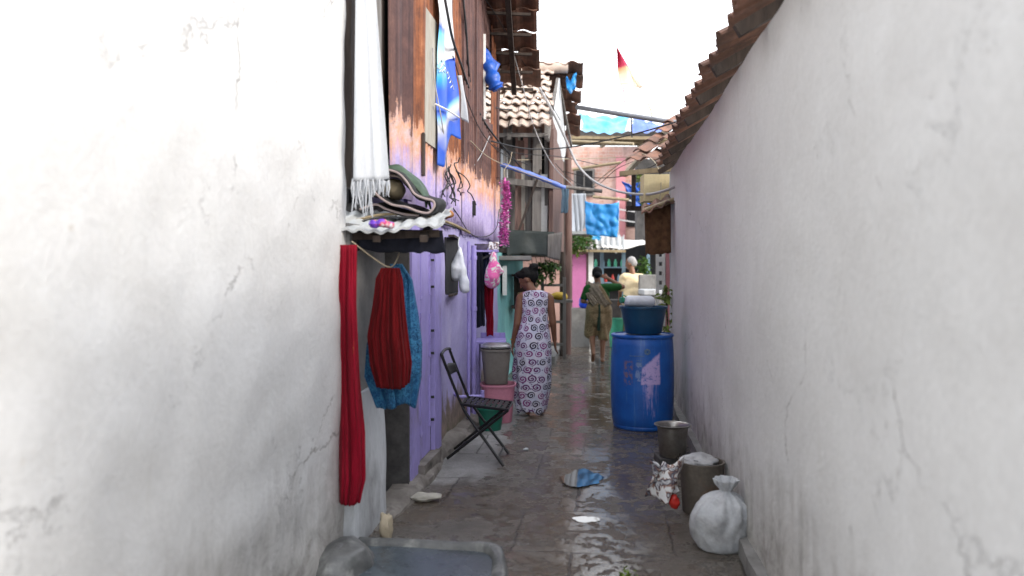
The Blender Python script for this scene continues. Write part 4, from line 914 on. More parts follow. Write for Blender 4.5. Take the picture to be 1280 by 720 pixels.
# ------------------------------------------------------------------ wires over the lane
W = 'wires strung over the lane'
for r, mt, lab, pts in (
 (.011,'cable','thick black cable looping down across the banner and the rusted wall',[(553,-20,6.0),(560,20,6.1),(566,50,6.3),(576,80,6.9),(589,118,7.9),(604,150,8.6),(622,175,9.4),(640,196,10),(655,214,10.4)]),
 (.010,'cable','black cable from the rusted wall to the pale tiled roof',[(577,-20,7.2),(583,40,7.4),(586,90,7.6),(592,116,8.2),(606,128,9),(625,136,9.8),(640,137,10.2)]),
 (.016,'greycable','thick pale grey cable sagging from the tiled roof to the right',[(664,92,10.4),(690,138,10.6),(708,176,10.8),(722,206,10.8),(742,226,10.6),(772,239,10.2),(806,243,9.6),(832,238,9),(852,229,8.5)]),
 (.009,'cable','taut black wire rising to the roof on the right',[(612,176,9.2),(660,186,10),(712,184,10.2),(764,174,9.8),(806,164,9),(860,148,7.8)]),
 (.005,'cable','thin wire from the dark roof edge down to the pale tiled roof',[(600,-10,8.6),(622,22,9),(650,72,9.8),(676,108,10.4),(700,150,11)]),
 (.006,'rope','beige rope stretched level below the tin canopy',[(646,200,10.4),(690,199,11),(740,198,11.4),(790,196,11.2),(822,194,10.4)]),
 (.005,'greycable','thin grey wire crossing the rusted wall diagonally',[(556,244,6.8),(580,222,7.6),(600,196,8.3),(612,170,8.9)]),
 (.007,'whitepaint','white wire drawn across the blue banner',[(544,130,6.0),(560,138,6.2),(574,147,6.45)]),
 (.006,'greycable','grey wire hanging down the pale pink wall by the banner',[(541,60,5.95),(543,100,6.0),(552,150,6.1),(557,190,6.3),(560,236,6.6)]),
 (.005,'cable','thin wire from the wall cluster to the wall shelf',[(556,246,6.7),(572,268,7),(588,292,7.6),(606,296,8),(620,286,8.4),(624,262,8.8)]),
 (.006,'rope','beige rope looped round the roof on the right',[(740,232,11.6),(770,208,11.2),(796,192,10.6),(816,200,10),(826,222,9.6),(824,258,9.4)]),
 (.005,'cable','dark wire criss crossing in front of the pink far building',[(690,200,11.2),(716,226,12),(742,234,12.4),(770,212,12),(796,200,11)]),
 (.006,'greycable','pale wire drooping from the dark tiled roof to the balcony rail',[(640,60,9.6),(654,110,10),(668,160,10.2),(690,205,10.3),(716,232,10.6)]),
 (.005,'cable','thin dark wire from the banner top to the window frame',[(566,70,6.4),(585,128,7.4),(604,168,8.4),(628,192,9.3),(660,206,10)]),
 (.005,'rope','thin pale line from the salmon wall to the wrapped pole',[(588,176,7.6),(610,196,8.6),(640,210,9.8),(690,228,10.3)]),
 (.006,'cable','dark wire sagging between the timber post and the cream parapet',[(704,214,12.5),(740,222,12),(780,220,11),(815,208,10),(838,190,9)]),
 (.005,'cable','thin wire strung along the balcony house front',[(612,182,9.4),(650,192,10),(700,196,10.6),(748,206,11.4)])):
    loopwire('overhead_wire', pts, r, mt, lab, 'wire', W, 6)
bm = nb(); q = random.Random(21)
for k in range(9):
    x = 556+q.uniform(0,22); y = 196+q.uniform(0,20); pts = [at(x,y,6.42+.012*(x-556))]
    for j in range(5): x += q.uniform(-7,7); y += q.uniform(2,16); pts.append(at(x,y,6.36+.016*(x-550))+V(.03*q.random(),-.02,0))
    tube(bm, smoothpath(pts, 5), .005, 5)
solo('wire_tangle', bm, 'cable', 'tangle of loose wires on the pink wall under the banner', 'wires', smooth=True)
bm = nb(); box(bm, lw(7.9,.03), lw(7.9,.07), 7.86, 7.96, 2.02, 2.16); solo('switch_box', bm, 'blackiron', 'small black switch box on the salmon part of the rusted wall', 'switch', bevel=.006)

# ------------------------------------------------------------------ balcony house with the pale tiled roof
h2 = thing('balcony_house', 'teal house with an upper storey of loose planks jutting out under a pale tiled roof', 'house', (.2,12,0))
part('wall', lwall(nb(), 10.002, 13.2, -.05, 1.70, -.01, .25, .012, .07, 40), 'teal', h2, True)
wn = part('window', box(nb(), lw(10.6), lw(10.6,.03), 10.35, 10.75, 1.18, 1.50), 'bluegrey', h2)
bm = nb()
for (a,b,c,d) in ((10.30,10.80,1.50,1.53),(10.30,10.80,1.15,1.18),(10.30,10.345,1.18,1.50),(10.755,10.80,1.18,1.50),(10.53,10.56,1.18,1.50)): box(bm, lw(10.6,-.01), lw(10.6,.045), a, b, c, d)
part('frame', bm, 'whitepaint', wn)
part('lintel_slab', box(nb(), -.6, .25, 10.2, 11.6, 1.60, 1.655), 'concrete', h2, bevel=.008)
# upper storey: floor, posts, planks
XF = .55
part('floor', box(nb(), -.9, .62, 10.55, 14.8, 1.70, 1.765), 'darkwood', h2)
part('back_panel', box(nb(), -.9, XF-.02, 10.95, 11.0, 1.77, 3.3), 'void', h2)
bm = nb(); lwall(bm, 10.62, 14.7, 1.766, 3.5, XF-lw(10.6)-.02+ .0, .05, .012, .12, 44); part('side_wall', bm, 'brownwood', h2, True)
q = random.Random(5); posts = [(631,.05,'greywood'),(645,.035,'brownwood'),(670.5,.12,'greywood'),(688,.055,'brownwood')]
for px, w, mt in posts:
    p = at(px, 200, 10.58); bm = nb(); beam(bm, (p.x,10.58,1.766), (p.x+q.uniform(-.02,.02),10.60,3.34), w, .06, (0,1,0)); part('post', bm, mt, h2, bevel=.006)
for k, (px, w, z0, z1, mt) in enumerate(((642,.07,1.95,3.1,'greywood'),(648,.05,1.9,3.3,'palepaint'),(654,.05,1.95,3.0,'palepaint'),(660,.08,1.9,3.3,'greywood'),(667,.06,1.9,3.3,'brownwood'),(629,.05,1.9,3.3,'greywood'),(637,.07,2.0,3.3,'greywood'),(651,.09,1.95,3.2,'brownwood'),(657,.06,2.0,3.3,'pinkwall'),(662,.05,1.9,2.9,'greywood'),(680,.09,1.95,2.75,'whitepaint'),(683,.05,2.2,3.3,'greywood'),(626,.06,2.0,3.3,'darkwood'))):
    p = at(px, 200, 10.68); bm = nb(); fwall(bm, p.x-w/2, p.x+w/2, 10.66+.02*q.random(), z0, z1, .02, .008, .05, k); part('plank', bm, mt, h2, True)
part('rail', beam(nb(), at(628,226,10.5), at(702,233,10.55), .05, .08), 'greywood', h2); part('rail', beam(nb(), at(625,300,10.53), at(692,303,10.53), .05, .05), 'greywood', h2)
bm = nb(); beam(bm, at(676,212,10.5), at(640,312,10.5), .03, .03); part('brace', bm, 'darkwood', h2)
bm = nb(); cloth(bm, at(634,287,10.47), at(693,290,10.47), at(633,318,10.45), at(692,322,10.45), 2, .015, 3, 30, 10, gather=.4, ragged=.04); part('tarp_band', bm, 'greytarp', h2, True, solid=.006)
bm = nb(); cloth(bm, at(626,186,10.6), at(634,188,10.6), at(625,286,10.6), at(636,290,10.6), 2, .02, 8, 12, 20); part('curtain', bm, 'whitecloth', h2, True, solid=.004)
bm = nb(); cloth(bm, at(685,293,10.42), at(703,290,10.42), at(684,322,10.42), at(700,326,10.42), 1, .01, 8, 12, 10); part('patched_panel', bm, 'greywood', h2, True, solid=.004)
for px, py, Yb in ((708.5,443,13.9),): pass
bm = nb(); tube(bm, [(.953,13.9,0),(.975,13.9,1.9),(.98,13.95,3.9)], [.075,.07,.055], 12); part('timber_post', bm, 'brownwood', h2, True)
bm = nb(); tube(bm, [(.86,13.6,0),(.855,13.6,3.4)], .05, 10); part('timber_post', bm, 'darkwood', h2, True)
# roof
bm = nb(); A = V(-1.15,10.15,3.26); E = V(1,.02,0); S = V(.10,1.85,1.20)
tiles(bm, A, E, S, 12, 9, .138, .246, .050, .026, 9, .018, edge=.04)
part('roof', bm, 'paletile', h2)
bm = nb(); S2 = V(.18,-1.6,.82)
tiles(bm, V(-.9,13.75,3.72), V(1,.0,0), V(-.13,-1.7,.80), 9, 6, .23, .32, .06, .04, 4, .02, edge=.05); part('rear_roof', bm, 'tile', h2)
bm = nb()
for k in range(10):
    p = A+E*(k*.18); 
r0, r1 = V(-1.0,12.05,4.52), V(.84,12.05,4.52); tube(bm, [r0, r1], .085, 10); part('ridge', bm, 'paletile', h2, True)
bm = nb(); 
for k in range(4):
    p = V(-1.0+k*.48,10.25,3.17); beam(bm, p, p+V(.10,1.85,1.20), .05, .06); 
beam(bm, (-1.0,10.3,3.21), (.46,10.3,3.21), .05, .05); beam(bm, (.46,10.3,3.15),(.68,12.0,4.33), .035, .05); beam(bm, (.70,12.05,4.34),(1.02,13.7,3.58), .03, .05)
part('roof_frame', bm, 'greywood', h2)
bm = nb()
v1 = [V(.50,10.7,3.35), V(.72,12.05,4.36), V(.93,13.7,3.6), V(.90,13.7,3.3), V(.52,10.7,3.2)]
for dx in (0,-.05): pass
fs = [bm.verts.new(p) for p in v1]; gs = [bm.verts.new(p+V(-.05,0,0)) for p in v1]
bm.faces.new(fs); bm.faces.new(gs[::-1])
for i in range(5): bm.faces.new((fs[i], fs[(i+1)%5], gs[(i+1)%5], gs[i]))
part('gable', bm, 'oldwhite', h2)
bm = nb(); sheet(bm, lambda u,v: at(708+12*u, 95+18*v+3*math.sin(u*5), 12.0)+V(0,.1*math.sin(u*4+v*5),.05*nz((u*3,v*3,0),1)), 10, 10)
solo('blue_tarpaulin', bm, 'bluetarp', 'scrap of bright blue tarpaulin caught on the ridge of the pale tiled roof', 'tarpaulin', smooth=True, solid=.006)
bw = thing('wrapped_pole', 'bamboo pole wrapped in blue plastic jutting over the lane', 'pole', at(665,222,10.2))
bm = nb(); tube(bm, smoothpath([at(626,206,10.1), at(650,213,10.2), at(680,224,10.3), at(706,235,10.4)], 5), [.022+.012*abs(math.sin(k*1.1)) for k in range(16)], 10); part('plastic_wrap', bm, 'violettarp', bw, True)
bm = nb(); tube(bm, [at(700,233,10.4), at(752,239,10.6)], .025, 8); part('bamboo_end', bm, 'greywood', bw, True)
hang('grey_cloth', 701, 711, 236, 266, 10.4, 'bluegrey', 'small blue grey cloth knotted at the end of the blue wrapped pole', 'cloth', 2, .03, 4, (1,-3))
# plants and shelf by the teal wall
pl = thing('creeper_plant', 'green leafy creeper hanging under the balcony behind the woman in the long dress', 'plant', (.45,12.4,1.2))
bm = nb(); leaves(bm, (.52,12.5,1.52), (.25,.4,.10), 240, .085, 3); leaves(bm, (.38,12.4,1.36), (.12,.3,.14), 110, .075, 4); leaves(bm, (.62,12.5,1.40), (.08,.2,.18), 80, .07, 7); part('foliage', bm, 'leaf', pl)
bm = nb()
for k in range(7): tube(bm, smoothpath([(.3+.07*k,12.5,1.68),(.32+.07*k,12.45,1.5),(.30+.075*k,12.42,1.25+.03*(k%3))], 4), .006, 5)
part('stem', bm, 'stem', pl)
ws = thing('wall_rack', 'dark wooden rack on the teal wall behind the woman in the long dress', 'rack', (.02,11.5,1.0))
part('shelf_board', box(nb(), lw(11.4,.01), lw(11.4,.34), 11.2, 11.7, .93, .96), 'darkwood', ws); part('shelf_board', box(nb(), lw(11.4,.01), lw(11.4,.34), 11.2, 11.7, 1.38, 1.41), 'darkwood', ws)
part('side_board', box(nb(), lw(11.7,.01), lw(11.7,.33), 11.70, 11.73, .90, 1.41), 'darkwood', ws)
bm = nb(); box(bm, lw(11.4,.10), lw(11.4,.28), 11.3, 11.5, .961, 1.15); solo('tin_box', bm, 'tincan', 'yellowish tin box on the dark rack by the teal wall', 'box', bevel=.01)
# wooden rack under the balcony
rk = thing('wooden_rack', 'weathered wooden rack of rungs between the posts under the balcony', 'rack', (.7,13.2,0))
for x in (.50,.86): part('upright', box(nb(), x-.025, x+.025, 13.1, 13.15, 0, 1.35), 'greywood', rk)
for z in (.25,.62,.95,1.22): part('rung', box(nb(), .50, .84, 13.05, 13.099, z-.02, z+.02), 'greywood', rk)
part('shelf_board', box(nb(), .45, 1.0, 13.152, 13.6, .93, .97), 'greywood', rk)
bm = rock((.78,13.35,1.03), (.16,.15,.07), 3, .35); solo('yellow_cloth', bm, 'yellow', 'crumpled yellow cloth on the wooden rack under the balcony', 'cloth', smooth=True)
bm = nb(); lwall(bm, 12.6, 14.6, -.05, .10, .55, .9, .015, .15, 4); solo('step', bm, 'concrete', 'low concrete step at the base of the timber posts', 'step', smooth=True)

# ------------------------------------------------------------------ beyond: pink houses, stall, tarps
ph = thing('pink_house', 'small pink plastered house front with magenta panel beyond the timber posts', 'house', (1.0,16,0))
part('wall', fwall(nb(), -.2, 1.62, 16.2, -.05, 2.15, .3, .01, .15, 3), 'pinkwall', ph, True)
part('door', box(nb(), 1.22, 1.50, 16.16, 16.19, .45, 1.78), 'magenta', ph)
part('corner_post', box(nb(), 1.54, 1.64, 16.12, 16.19, 0, 2.0), 'whitepaint', ph, bevel=.01)
part('eave', box(nb(), -.3, 1.75, 15.6, 16.5, 2.16, 2.22), 'tin', ph)
bm = nb(); fwall(bm, 1.14, 1.48, 15.3, -.05, .72, .5, .012, .1, 5); solo('concrete_block', bm, 'concrete', 'grey concrete block in front of the small pink house', 'block', smooth=True)
solo('blue_bag', rock((1.41,15.45,.83), (.12,.12,.12), 4, .3), 'blueplastic', 'bright blue plastic bag on the grey concrete block', 'bag', smooth=True)
pl = thing('climbing_plant', 'dark green bush between the timber posts and the pink house', 'plant', (1.0,15,1.6))
bm = nb(); leaves(bm, (1.25,15.3,2.0), (.38,.3,.16), 260, .10, 12); leaves(bm, (1.0,15.2,1.55), (.12,.2,.3), 90, .09, 13); part('foliage', bm, 'leaf', pl)
bm = nb(); tube(bm, smoothpath([(1.02,15.3,0),(1.0,15.3,.8),(1.05,15.3,1.5),(1.2,15.3,1.95)], 5), .018, 6); part('stem', bm, 'stem', pl)
fb = thing('far_building', 'far pink brick building closing the lane under a grey tin canopy', 'building', (2.1,19.5,0))
part('wall', fwall(nb(), 1.0, 3.3, 19.4, 2.1, 4.45, .4, .012, .15, 9), 'pinkbrick', fb, True)
part('pilaster', fwall(nb(), 2.52, 2.74, 19.32, 2.1, 4.2, .079, .006, .15, 2), 'pinkpaint', fb, True)
part('ground_wall', fwall(nb(), .9, 4.2, 21.2, -.05, 2.2, .3, .01, .2, 6), 'bluegrey', fb, True)
w2 = part('window', box(nb(), 1.55, 1.95, 19.36, 19.385, 3.3, 3.85), 'void', fb)
bm = nb()
for (a,b,c,d) in ((1.50,2.0,3.85,3.9),(1.50,2.0,3.25,3.3),(1.50,1.55,3.3,3.85),(1.95,2.0,3.3,3.85),(1.73,1.76,3.3,3.85)): box(bm, a, b, 19.34, 19.40, c, d)
part('frame', bm, 'greywood', w2)
bm = nb(); sheet(bm, lambda u,v: at(700+80*u, 312-18*v+2*math.sin(u*9), 15.9+1.5*v)+V(0,0,.03*math.sin(u*70)+.05*nz((u*5,v*3,0),1)), 120, 8); part('lean_to_roof', bm, 'asbestos', fb, True, solid=.01)
bm = nb(); beam(bm, at(700,313,15.85), at(782,314,15.85), .05, .05); part('lean_to_beam', bm, 'bamboo', fb)
wb = part('window', box(nb(), 2.78, 3.02, 19.36, 19.39, 2.5, 3.5), 'void', fb)
bm = nb()
for z in (2.55,2.8,3.05): beam(bm, (2.5,19.2,z+.12), (3.5,19.0,z-.05), .035, .035)
for x in (2.55,3.0,3.45): beam(bm, (x,19.15,2.3), (x,19.15,3.2), .03, .03)
part('railing', bm, 'whitepaint', fb)
bm = nb(); sheet(bm, lambda u,v: V(1.0+2.2*u, 15.2+1.9*v, 4.08+.16*v+.02*math.sin(u*60)+.05*nz((u*4,v*3,0),1)), 90, 8); cn = part('tin_canopy', bm, 'tin', fb, True, solid=.006)
bm = nb()
for k in range(3): beam(bm, (1.0,15.3+.8*k,4.0+.065*k), (3.2,15.3+.8*k,3.98+.065*k), .06, .06)
for x in (1.1,1.9,2.7): beam(bm, (x,15.1,3.93), (x,17.1,4.09), .05, .05)
part('canopy_pole', bm, 'bamboo', cn)
part('side_building', fwall(nb(), 2.75, 4.6, 17.6, 2.0, 3.9, .3, .01, .2, 6), 'darkcon', fb, True)
def tarp(name, q4, Y, mat, label, dz=.04, seed=1, dy=None):
    bm = nb(); q4 = [at(x,y,Y+(dy[i] if dy else 0)) for i,(x,y) in enumerate(q4)]
    sheet(bm, lambda u,v: (q4[0]*(1-u)+q4[1]*u)*(1-v)+(q4[3]*(1-u)+q4[2]*u)*v+V(dz*nz((u*5,v*4,1),1,seed), -.10*abs(nz((u*4,v*4,0),1,seed)), dz*nz((u*5,v*5,2),1,seed)-.05*math.sin(PI*u)*(1-v)), 24, 20)
    return solo(name, bm, mat, label, 'tarpaulin', 'blue tarpaulins', smooth=True, solid=.008)
tarp('blue_tarpaulin', ((731,251),(774,253),(772,297),(732,293)), 14.9, 'bluetarp', 'square bright blue tarpaulin hung in front of the far pink brick wall', .018, 2)
tarp('blue_tarpaulin', ((727,142),(786,146),(783,176),(726,176)), 19.5, 'skytarp', 'pale sky blue and white tarpaulin over the far roof', .12, 4, (1.5,1.5,0,0))
tarp('blue_tarpaulin', ((788,149),(832,154),(830,180),(785,178)), 18.2, 'violettarp', 'violet blue tarpaulin on the far roof beside the pale blue one', .12, 6, (1.2,1.2,0,0))
tarp('blue_tarpaulin', ((779,228),(812,223),(817,262),(797,262)), 14.2, 'deeptarp', 'deep blue tarpaulin slung beside the cream box on the right', .08, 8)
tarp('blue_tarpaulin', ((720,286),(752,293),(750,300),(722,298)), 16.8, 'skytarp', 'crumpled strip of pale blue tarpaulin on the low eave by the square tarpaulin', .08, 9)
hang('washing', 712, 731, 242, 292, 16.4, 'whitecloth', 'white and grey washing hanging left of the square blue tarpaulin', 'washing', 3, .08, 6, (4,-2), rag=.2)
for k_, (p_, q_, lab_) in enumerate((((700,176,14.6),(792,180,13.8),'long bamboo pole laid across the lane under the tin canopy'),((716,212,15.2),(776,203,14.8),'short bamboo pole tilted across the pink brick wall'),((741,246,15),(786,250,15),'bamboo pole the square blue tarpaulin hangs from'))):
    solo('bamboo_pole', tube(nb(), [at(*p_), at(*q_)], .028, 8), 'bamboo', lab_, 'pole', 'bamboo poles in front of the far building', smooth=True)
ps = thing('hanging_vine', 'strip of green vine climbing beside the deep blue tarpaulin', 'vine', at(800,262,13.8))
bm = nb(); 
for k in range(6): leaves(bm, at(799+1.2*k, 218+8*k, 13.7), (.06,.06,.10), 45, .06, 30+k)
part('foliage', bm, 'leafyellow', ps)
bm = nb(); tube(bm, [at(799,214,13.75), at(806,262,13.75)], .012, 6); part('stem', bm, 'stem', ps)
pl = thing('overhanging_plant', 'green plant spilling over the lean-to roof left of the square blue tarpaulin', 'plant', (1.3,15.6,2.2))
bm = nb(); leaves(bm, at(716,312,15.4), (.30,.2,.12), 170, .09, 61); leaves(bm, at(704,300,15.4), (.12,.15,.2), 70, .08, 62); part('foliage', bm, 'leafyellow', pl)
bm = nb(); tube(bm, smoothpath([at(702,345,15.5), at(706,320,15.45), at(720,308,15.4)], 4), .012, 6); part('stem', bm, 'stem', pl)
# stall under a white awning
sl = thing('market_stall', 'stall with white sheet awning and blue grey frame at the end of the lane', 'stall', (2.1,17.5,0))
bm = nb(); sheet(bm, lambda u,v: V(1.62+1.25*u, 16.0+1.9*v, 1.86+.26*v+.02*math.sin(u*9)*(1-v)+.03*nz((u*3,v*3,0),1)+.12*u*(1-v)), 24, 10); part('awning', bm, 'whiteawning', sl, True, solid=.02)
for x in (1.70,1.95,2.42,2.95): part('post', box(nb(), x-.035, x+.035, 17.3, 17.37, 0, 2.05), 'bluegrey', sl)
part('counter', box(nb(), 1.66, 3.0, 17.45, 18.0, 0, .80), 'darkcon', sl)
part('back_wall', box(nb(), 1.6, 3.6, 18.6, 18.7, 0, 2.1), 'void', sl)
for z in (1.15,1.5): part('shelf', box(nb(), 1.7, 3.0, 18.25, 18.58, z, z+.03), 'bluegrey', sl)
q = random.Random(17)
for k in range(16):
    x = 1.78+.075*k+q.uniform(-.01,.01); z = 1.18 if k % 2 else 1.53
    bm = nb(); lathe(bm, [(0,0),(.035,0),(.037,.10),(.02,.14),(.018,.17),(0,.17)], (x,18.35,z+.001), 10)
    solo('jar', bm, q.choice(['tincan','bluegrey','whitepaint','paperred','seagreen']), 'small jar standing in a row on the shelves inside the far stall', 'jar', 'jars inside the far stall', smooth=True)
th = thing('potted_bush', 'dark green bush beside the stall behind the man in yellow', 'bush', (2.72,17,0))
bm = nb(); leaves(bm, (2.78,16.9,1.45), (.18,.25,.35), 260, .10, 23); part('foliage', bm, 'leaf', th)
bm = nb(); tube(bm, [(2.78,16.9,0),(2.77,16.9,1.5)], .02, 6); part('stem', bm, 'stem', th)
tub('sea_green_bucket', (1.98,15.1,0), .17, .13, .55, 'seagreen', 'sea green plastic bucket on the ground beyond the woman in the sari', 'bucket')
bh = thing('stone_bench', 'pale grey concrete bench on the right behind the blue tub', 'bench', (2.55,14.3,0))
part('seat', box(nb(), 2.30, 2.66, 14.0, 14.6, 1.02, 1.12), 'oldwhite', bh, bevel=.02); part('backrest', box(nb(), 2.32, 2.64, 14.602, 14.72, 1.0, 1.38), 'concrete', bh, bevel=.02); part('base', box(nb(), 2.33, 2.64, 14.05, 14.58, 0, 1.018), 'concrete', bh, bevel=.01)
lt = thing('lattice_screen', 'white pierced concrete screen post on the right beyond the blue tub', 'screen', (2.22,12,0))
bm = nb(); x0, x1 = 2.17, 2.30
box(bm, x0, x0+.035, 12, 12.08, 0, 1.72); box(bm, x1-.035, x1, 12, 12.08, 0, 1.72)
for k in range(12): box(bm, x0+.036, x1-.036, 12.005, 12.075, .05+.14*k, .13+.14*k)
part('grille', bm, 'cream' if 0 else 'whitepaint', lt)
part('footing', box(nb(), x0-.03, x1+.03, 11.96, 12.12, -.05, .049), 'concrete', lt)
bm = nb(); fwall(bm, 2.31, 2.52, 12.0, -.05, 1.75, .15, .006, .1, 2); solo('pink_pier', bm, 'pinkpaint', 'narrow pink painted pier right of the white pierced screen', 'pier', smooth=True)
pl = thing('small_plant', 'small bright green plant growing beside the blue tub against the right wall', 'plant', (1.70,9.0,0))
bm = nb(); leaves(bm, (1.73,9.0,1.18), (.07,.1,.14), 70, .075, 41); leaves(bm, (1.75,9.0,.8), (.06,.1,.25), 60, .07, 42); part('foliage', bm, 'leafyellow', pl)
bm = nb(); tube(bm, smoothpath([(1.75,9.0,0),(1.76,9.0,.6),(1.73,9.0,1.25)], 4), .01, 6); part('stem', bm, 'stem', pl)

# ------------------------------------------------------------------ right side
h3 = thing('whitewashed_house', 'whitewashed house along the right with a low brown tiled roof', 'house', (1.6,5,0))
part('wall', lwall(nb(), .3, 9.2, -.1, 2.62, 0, -.3, .016, .09, 60, -1, rw), 'whitewash', h3, True)
part('end_wall', lwall(nb(), 9.202, 9.4, -.1, 2.62, .0, -.3, .01, .09, 61, -1, rw), 'oldwhite', h3, True)
bm = nb(); lwall(bm, .3, 9.0, -.1, .09, -.06, -.1, .02, .1, 62, -1, rw); part('plinth', bm, 'concrete', h3, True)
bm = nb(); E = V(SL,1,0); tiles(bm, V(rw(6.2)-.12, 6.2, 2.66), E, V(.8,-.09,.5), 14, 7, .225, .33, .05, .032, 31, .02, edge=.03); part('roof', bm, 'tile', h3)
bm = nb(); tiles(bm, V(rw(.3)-.12, .3, 2.66), E, V(.8,-.09,.5), 26, 7, .225, .33, .05, .032, 32, .02, edge=.03); part('roof', bm, 'tile', h3)
bm = nb()
for k in range(12): y = .6+.78*k; beam(bm, (rw(y)-.14,y,2.60), (rw(y)+1.5,y-.15,3.53), .05, .06)
part('rafter', bm, 'darkwood', h3)
jm = thing('jute_screen', 'brown jute matting screen hanging under the tin ledge on the right', 'screen', at(822,318,8.9))
bm = nb(); cloth(bm, at(806,258,8.9), at(838,251,8.9), at(807,319,8.9), at(838,316,8.9), 2, .012, 4, 24, 20, gather=.6, ragged=.03); part('matting', bm, 'jute', jm, True, solid=.02)
bm = nb(); tube(bm, [at(804,264,8.85), at(850,247,8.8)], .028, 8); part('pole', bm, 'bamboo', jm, True)
tl = thing('tin_ledge', 'corrugated brown tin ledge sticking out above the jute screen', 'ledge', at(825,250,8.9))
bm = nb(); sheet(bm, lambda u,v: at(802+58*u, 268-24*u-10*v, 8.7+.7*v)+V(0,0,.022*math.sin(u*26)), 60, 5); part('tin_sheet', bm, 'tile', tl, True, solid=.008)
bm = nb(); fwall(bm, at(806,0,9.5).x, at(806,0,9.5).x+.8, 9.55, 2.30, 2.62, .3, .01, .1, 7); solo('cream_box', bm, 'cream', 'cream painted parapet box above the tin ledge on the right', 'parapet', smooth=True)
h4 = thing('tiled_shed', 'shed on the right with dark broken tiled roof above the cream parapet', 'shed', (2.6,11,0))
part('wall', lwall(nb(), 9.45, 12.8, -.1, 3.0, 2.55-rw(10), -.3, .01, .15, 71, -1, rw), 'oldwhite', h4, True)
bm = nb(); tiles(bm, V(1.50,10.3,2.80), V(.80,-.55,0), V(.50,.75,.52), 6, 5, .23, .33, .06, .04, 14, .03, edge=.05); part('roof', bm, 'tile', h4)
bm = nb(); beam(bm, (1.40,10.35,2.72), (2.6,9.5,2.74), .05, .06); beam(bm, (1.45,10.3,2.70), (2.3,11.5,3.55), .05, .06); beam(bm, (2.35,9.65,2.70), (3.1,10.7,3.5), .05, .06); part('roof_beam', bm, 'bamboo', h4)
part('prop', box(nb(), 1.56, 1.61, 10.4, 10.45, 2.31, 2.72), 'darkwood', h4); 
bm = nb(); beam(bm, (1.50,10.5,2.28), (2.6,10.5,2.29), .06, .06); part('tie_beam', bm, 'darkwood', h4)
pp = thing('metal_pole', 'thick grey metal pole laid across the lane high up', 'pole', at(785,144,12))
bm = nb(); tube(bm, [at(721,134,12.6), at(868,157,11)], .038, 12); part('pole_shaft', bm, 'pipegrey', pp, True)
bm = nb(); tube(bm, [at(788,142,11.9), at(789,150,11.9), at(790,172,11.9)], .012, 6); part('tie_wire', bm, 'cable', pp, True)
fp = thing('flag', 'red and orange pennant on a thin curved cane above the far roofs', 'flag', at(816,146,17))
bm = nb(); tube(bm, smoothpath([at(816,150,17), at(812,134,17), at(800,112,17), at(786,88,17), at(770.5,59,17)], 6), [.022-.0006*k for k in range(25)], 6); part('flag_cane', bm, 'rope', fp, True)
bm = nb()
ed = smoothpath([at(770.5,59,17), at(787,83,17), at(806,110,17)], 8)
ed2 = smoothpath([at(770.2,61,17), at(772,84,17), at(775,106,17)], 8)
n_ = len(ed)-1
sheet(bm, lambda u,v: ed[int(round((1-v)*n_))].lerp(ed2[int(round((1-v)*n_))], u)+V(0,.07*math.sin(u*7+v*4),0), 10, n_); part('flag_cloth', bm, 'flag', fp, True, solid=.004)
bm = nb(); tube(bm, [at(779,108,17.2), at(780.5,128,17.2)], .016, 6); solo('stick', bm, 'paperred', 'short thin red stick standing up under the flag', 'stick', smooth=True)

# ------------------------------------------------------------------ people
def hand(bm, w, d, side, s=1.0, curl=.5):
    """palm, four unequal bent fingers and a thumb; d = direction the hand points"""
    w = Vector(w); d = Vector(d).normalized(); sd = Vector(side).normalized(); sd = (sd-d*sd.dot(d)).normalized(); n = d.cross(sd)
    for o in (-.022,-.007,.008,.022): caps(bm, w+sd*o*.6*s, w+d*.075*s+sd*o*s, .013*s, .012*s, 8)
    for o, L in ((-.026,.062),(-.009,.074),(.009,.080),(.026,.070)):
        a = w+d*.075*s+sd*o*s; b = a+(d+n*curl*.35)*L*.55*s; c = b+(d+n*curl)*L*.5*s
        caps(bm, a, b, .0085*s, .008*s, 8); caps(bm, b, c, .008*s, .0065*s, 8)
    a = w+d*.022*s+sd*.028*s; b = a+(d*.7+sd*.6+n*.2)*.04*s; caps(bm, a, b, .011*s, .009*s, 8); caps(bm, b, b+(d*.95+sd*.1+n*.3)*.032*s, .009*s, .007*s, 8)
def head(bm, c, f, up, s=1.0):
    """skull, jaw, nose, brow, lips, ears; f = where the face looks"""
    c = Vector(c); f = Vector(f).normalized(); up = Vector(up); r = f.cross(up).normalized(); u = r.cross(f).normalized()
    R = Matrix((r,f,u)).transposed()
    def P(x,y,z): return c+R @ Vector((x,y,z))*s
    def E(x,y,z,a,b,d): 
        ret = bmesh.ops.create_uvsphere(bm, u_segments=18, v_segments=12, radius=1)
        M4 = Matrix.Translation(P(x,y,z)) @ R.to_4x4() @ Matrix.Diagonal((a*s,b*s,d*s,1)); bmesh.ops.transform(bm, matrix=M4, verts=ret['verts'])
    E(0,-.008,.022,.074,.092,.092); E(0,.028,-.035,.056,.062,.072); E(0,.060,-.082,.024,.022,.020)
    caps(bm, P(0,.088,.012), P(0,.110,-.022), .008*s, .014*s, 8); E(0,.086,-.052,.024,.012,.008); E(0,.085,-.064,.020,.011,.008)
    for k in (-1,1): E(.030*k,.076,.022,.024,.014,.009); E(.026*k,.076,-.010,.02,.016,.02); E(.074*k,-.005,-.010,.010,.022,.032)
    return P, R
def torso_arm(bm, a, e, w, r0, r1, r2):
    caps(bm, a, e, r0, r1); caps(bm, e, w, r1*.98, r2)
